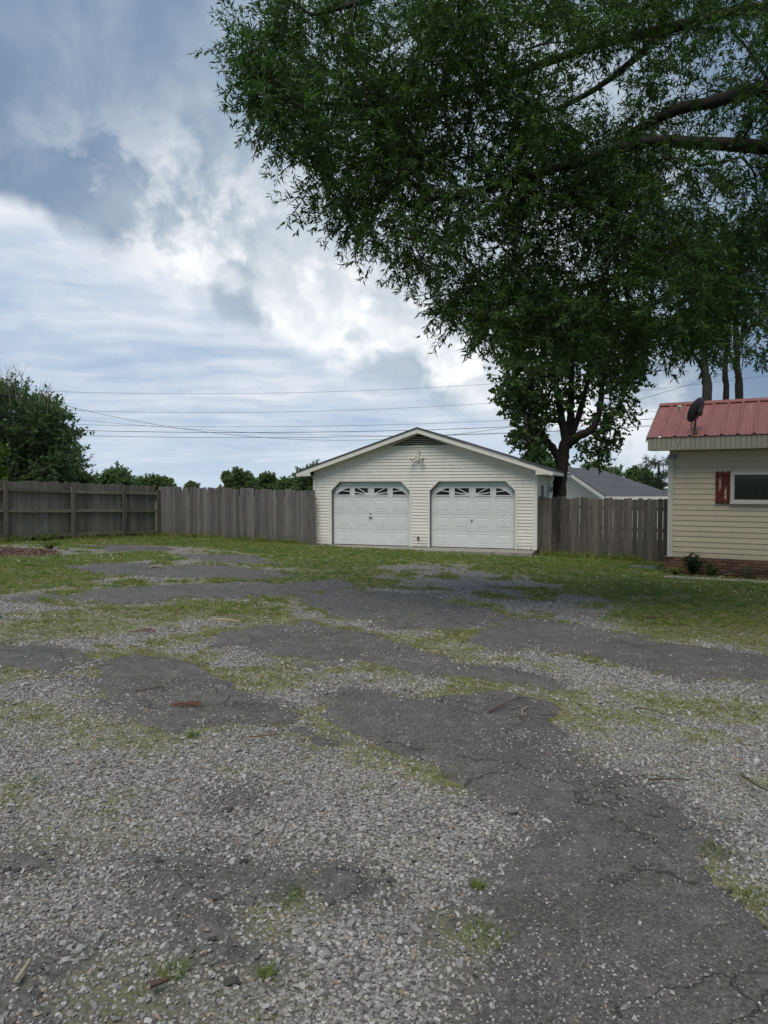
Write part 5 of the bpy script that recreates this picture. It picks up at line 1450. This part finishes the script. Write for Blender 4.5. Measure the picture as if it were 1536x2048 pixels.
# ------------------------------------------------------------------ overhead wires
WIRES = [('topmost thin power line across the sky', [(0, 778), (130, 784), (375, 789), (640, 784), (1000, 765), (1300, 742)], 34, .009),
         ('second thin power line from the top', [(0, 815), (135, 821), (400, 826), (640, 823), (1000, 803), (1300, 780)], 34, .009),
         ('deeply sagging black service line crossing the others', [(140, 810), (255, 840), (380, 862), (520, 877), (640, 882), (900, 867), (1040, 850), (1212, 812), (1375, 775)], 46, .016),
         ('slanting line meeting the sagging one left of the garage', [(155, 841), (310, 851), (470, 862), (600, 871), (1000, 868), (1300, 850)], 46, .012),
         ('thin line just above the two thick lower cables', [(155, 849), (400, 853), (640, 852), (860, 849), (1030, 838), (1310, 823)], 34.5, .010),
         ('thicker black cable, upper of the lowest two', [(170, 861), (640, 864), (960, 856), (1300, 838)], 34, .017),
         ('lowest black cable above the garage ridge height', [(175, 871), (350, 875), (640, 875), (900, 869), (1310, 852)], 34, .014)]
for lab, pts, d, rad in WIRES:
    X_ = np.array([p[0] for p in pts], float); Y_ = np.array([p[1] for p in pts], float)
    k = np.polyfit(X_ / 1000, Y_, 2)
    path = [at(x, float(np.polyval(k, x / 1000)), d) for x in np.linspace(-700, 2300, 60)]
    tag(MB().tube(path, rad * .75, 5).obj('power_line', MAT['wire'], smooth=True), lab, 'power line', 'power lines behind the garage')

# ------------------------------------------------------------------ plants at the house and fence
def plant(name, label, base, h, w_, nst, mat, leaf, seed, cat='plant', per=26, droop=0.1):
    g = np.random.default_rng(seed); root = empty(name, base, 0, label, cat)
    m_ = MB(); LB, LA = [], []
    for k in range(nst):
        a = g.random() * 6.28; q = w_ * math.sqrt(g.random()); tip = Vector((q * math.cos(a), q * math.sin(a), h * (1 - .45 * q / w_) * (0.7 + .35 * g.random())))
        st_ = [Vector((0, 0, -.03)), Vector((tip.x * .35, tip.y * .35, tip.z * .5)), tip]
        m_.tube(smooth_path(st_, 3), .005, 4)
        for j in range(per):
            t = .15 + .85 * g.random(); p = st_[1] * (1 - abs(2 * t - 1)) + (st_[2] * max(0, 2 * t - 1)) if t > .5 else st_[1] * (2 * t)
            LB.append(tuple(p)); v = g.normal(size=3); v[2] = abs(v[2]) * .6 - droop; LA.append(v + np.array([tip.x, tip.y, 0]) * 1.5)
    m_.obj('stems', MAT['bark'], root)
    LB = np.array(LB); LA = unit(np.array(LA)); n = len(LB)
    c = put('leaves', leaf_mesh('leaves', LB, LA, leaf[0] * (.6 + .7 * g.random(n)), leaf[1] * (.7 + .6 * g.random(n)), seed), MAT[mat], root); tag(c, kind='stuff')
    return root
def hg(x, y): p = h2w(x, y, 0); p.z = gz(p.x, p.y); return p
plant('holly_shrub', 'dark holly shrub against the brick foundation of the house', hg(.60, -.32), .66, .30, 22, 'leaf_shrub', (.07, .034), 91, 'shrub', 30)
plant('weed', 'leafy green weeds right of the dark shrub', hg(.98, -.30), .40, .22, 12, 'leaf_gum', (.08, .03), 92, per=18)
plant('weed', 'low weeds left of the dark shrub at the house corner', hg(.20, -.35), .22, .30, 16, 'leaf_weed', (.09, .018), 93, per=16)
plant('weed', 'thin weeds by the foundation near the frame edge', hg(1.75, -.30), .45, .30, 9, 'leaf_gum', (.05, .018), 94, per=12)
for (px, py, h, w_, lab, s) in ((88, 1083, .38, .45, 'tall weeds at the foot of the left fence', 95), (25, 1086, .22, .6, 'weeds along the left fence near the frame edge', 96), (100, 1098, .25, .4, 'bright clump of weeds beside the bark litter', 97),
                                (1165, 1108, .12, .35, 'low weeds at the foot of the right fence', 98), (600, 1088, .14, .3, 'dark weeds at the fence end beside the garage', 99)):
    plant('weed', lab, Vector((gp(px, py).x, gp(px, py).y, gz(gp(px, py).x, gp(px, py).y))), h, w_, 22, 'leaf_weed', (.075, .022), s, per=16)
for (px, py, h, w_, lab, s) in ((383, 1472, .075, .05, 'bright green weed on the left asphalt edge', 101), (905, 1553, .05, .075, 'bright green grass clump at the asphalt edge, centre right', 102), (575, 1795, .05, .08, 'grass tuft among the crumbled asphalt in the foreground', 103),
                                (970, 1880, .05, .09, 'grass tuft in the gravel at lower centre', 104), (345, 1952, .05, .05, 'grass tuft at lower left foreground', 105), (957, 1778, .04, .03, 'tiny green tuft in the foreground gravel', 106), (1425, 1700, .06, .09, 'leafy weed on the right edge of the foreground asphalt', 107),
                                (1500, 1800, .06, .09, 'leafy weed low at the right frame edge', 108), (60, 1570, .05, .10, 'yellowish grass tuft at the left frame edge', 109), (740, 1362, .04, .05, 'small tuft in the central asphalt crack', 110), (532, 1955, .05, .03, 'small brownish tuft in the foreground gravel', 111)):
    p = gp(px, py); m_ = bpy.data.meshes.new('blades')
    src = tuft(s, 60, h * .6, w_, .0020, 2.0); src.materials.append(MAT['leaf_weed'])
    tag(put('grass_tuft', src, None, None, (p.x, p.y, gz(p.x, p.y) + .005)), lab, 'grass tuft', 'tufts in the gravel')

# garden hose lying against the foundation
hp = [(1.05, -.16, None), (1.4, -.14, -.36), (1.8, -.10, -.36), (2.1, -.09, -.31), (2.5, -.09, -.21), (3.0, -.09, -.18), (3.6, -.09, -.20)]
pp = []
for x, y, z in hp:
    q = h2w(x, y, 0); q.z = gz(q.x, q.y) + .03 if z is None else z; pp.append(q)
tag(MB().tube(smooth_path(pp, 5), .016, 8).obj('hose', MAT['cable'], smooth=True), 'black hose sagging along the brick foundation', 'hose')

# meter box lid in the grass
c_ = gp(1286, 1137); zc = gz(c_.x, c_.y)
lid = empty('utility_cover', (c_.x, c_.y, zc), R(-28), 'grey green utility box cover set in the grass by the house', 'utility cover')
m_ = MB(); m_.hexa([(-.36, -.24, -.1), (.36, -.24, -.1), (.36, .24, -.1), (-.36, .24, -.1), (-.34, -.22, .05), (.34, -.22, .05), (.34, .22, .05), (-.34, .22, .05)]); m_.obj('rim', MAT['metal'], lid)
MB().box(-.30, .30, -.18, .18, .0505, .062).obj('lid', flat_mat('utility_plastic', (0.13, 0.15, 0.14), .6, .15, 6), lid)
MB().box(-.05, .05, -.02, .02, .0625, .068).obj('finger_hole', MAT['darkmetal'], lid)

# sticks and litter lying on the yard
MAT['stick'] = flat_mat('brown_stick', (0.085, 0.058, 0.042), .9, .35, 30)
MAT['palestick'] = flat_mat('pale_wood', (0.36, 0.31, 0.21), .85, .25, 25)
MAT['redneedle'] = flat_mat('dead_needles', (0.15, 0.075, 0.045), .9, .3, 40)
def surf_a(p): 
    return Vector((p.x, p.y, max(gz(p.x, p.y), float(gz0(p.x, p.y)) + .022)))
def stick(name, label, cat, pts, r, mat, fork=0, seed=0):
    g = random.Random(seed); P_ = [surf_a(gp(*p)) + Vector((0, 0, r + g.uniform(.002, .012))) for p in pts]
    m_ = MB(); sp_ = smooth_path(P_, 4); m_.tube(sp_, [r * (1 - .5 * i_ / len(sp_)) for i_ in range(len(sp_))], 6, wob=.15)
    for k in range(fork):
        a = sp_[g.randrange(2, len(sp_) - 1)]; e = a + Vector((g.uniform(-.10, .10), g.uniform(.03, .14), .01)); m_.tube([a, (a + e) / 2 + Vector((0, 0, .008)), e], [r * .6, r * .45, r * .25], 5)
    return tag(m_.obj(name, mat), label, cat)
stick('fallen_twig', 'forked brown twig on the central asphalt patch', 'twig', [(978, 1432), (1005, 1420), (1030, 1408), (1056, 1403)], .007, MAT['stick'], 2, 1)
stick('fallen_twig', 'pale curved twig beside the forked brown twig', 'twig', [(1044, 1440), (1046, 1428), (1056, 1420)], .005, MAT['palestick'], 0, 2)
stick('fallen_twig', 'thin dark stick on the left asphalt patch', 'twig', [(272, 1390), (300, 1386), (330, 1381)], .006, MAT['stick'], 1, 3)
stick('fallen_twig', 'straight stick in the gravel at the right of the asphalt tongue', 'twig', [(1298, 1570), (1340, 1568), (1382, 1571)], .006, MAT['stick'], 1, 4)
stick('bark_strip', 'tan curled bark strip in the lower left corner', 'bark', [(32, 1985), (46, 1965), (60, 1942)], .008, MAT['palestick'], 0, 5)
stick('wood_splinter', 'pale splinter of wood on the gravel, centre left', 'wood', [(430, 1246), (455, 1248), (482, 1250)], .016, MAT['palestick'], 0, 6)
stick('wood_splinter', 'pale wood scraps near the upper left grass', 'wood', [(300, 1140), (312, 1137), (326, 1139)], .024, MAT['palestick'], 1, 7)
stick('fallen_twig', 'long thin twig in the gravel right of the centre', 'twig', [(1268, 1424), (1300, 1428), (1334, 1438)], .005, MAT['stick'], 1, 8)
stick('fallen_twig', 'reddish twig in the gravel left of the asphalt tongue', 'twig', [(498, 1484), (530, 1481), (560, 1477)], .005, MAT['redneedle'], 1, 9)
stick('fallen_twig', 'dark twig in the gravel at the right edge', 'twig', [(1480, 1560), (1510, 1580), (1540, 1596)], .006, MAT['stick'], 1, 10)
stick('fallen_twig', 'dark stick on the right grass edge', 'twig', [(1290, 1240), (1310, 1241), (1326, 1239)], .012, MAT['stick'], 0, 11)
stick('bark_strip', 'flat dark bark piece in the foreground gravel', 'bark', [(300, 1995), (320, 1990), (338, 1982)], .012, MAT['stick'], 0, 12)
for (px, py, w_, n_, lab, s) in ((378, 1416, .07, 16, 'patch of reddish dead pine needles on the left asphalt', 1), (285, 1267, .10, 14, 'small rusty needles patch in the left gravel', 2)):
    g = random.Random(s); c_ = gp(px, py); m_ = MB()
    for k in range(n_):
        a = g.uniform(-.5, .5) + (math.pi if g.random() < .5 else 0); p = Vector((g.uniform(-w_, w_), g.uniform(-w_, w_) * .8, .030 + g.uniform(0, .01))); q = Vector((math.cos(a), math.sin(a), 0)) * g.uniform(.04, .09)
        m_.tube([p - q, p + Vector((0, 0, .006)), p + q], .0028, 4)
    tag(m_.obj('dead_needles', MAT['redneedle'], None, (c_.x, c_.y, gz(c_.x, c_.y))), lab, 'pine needles')
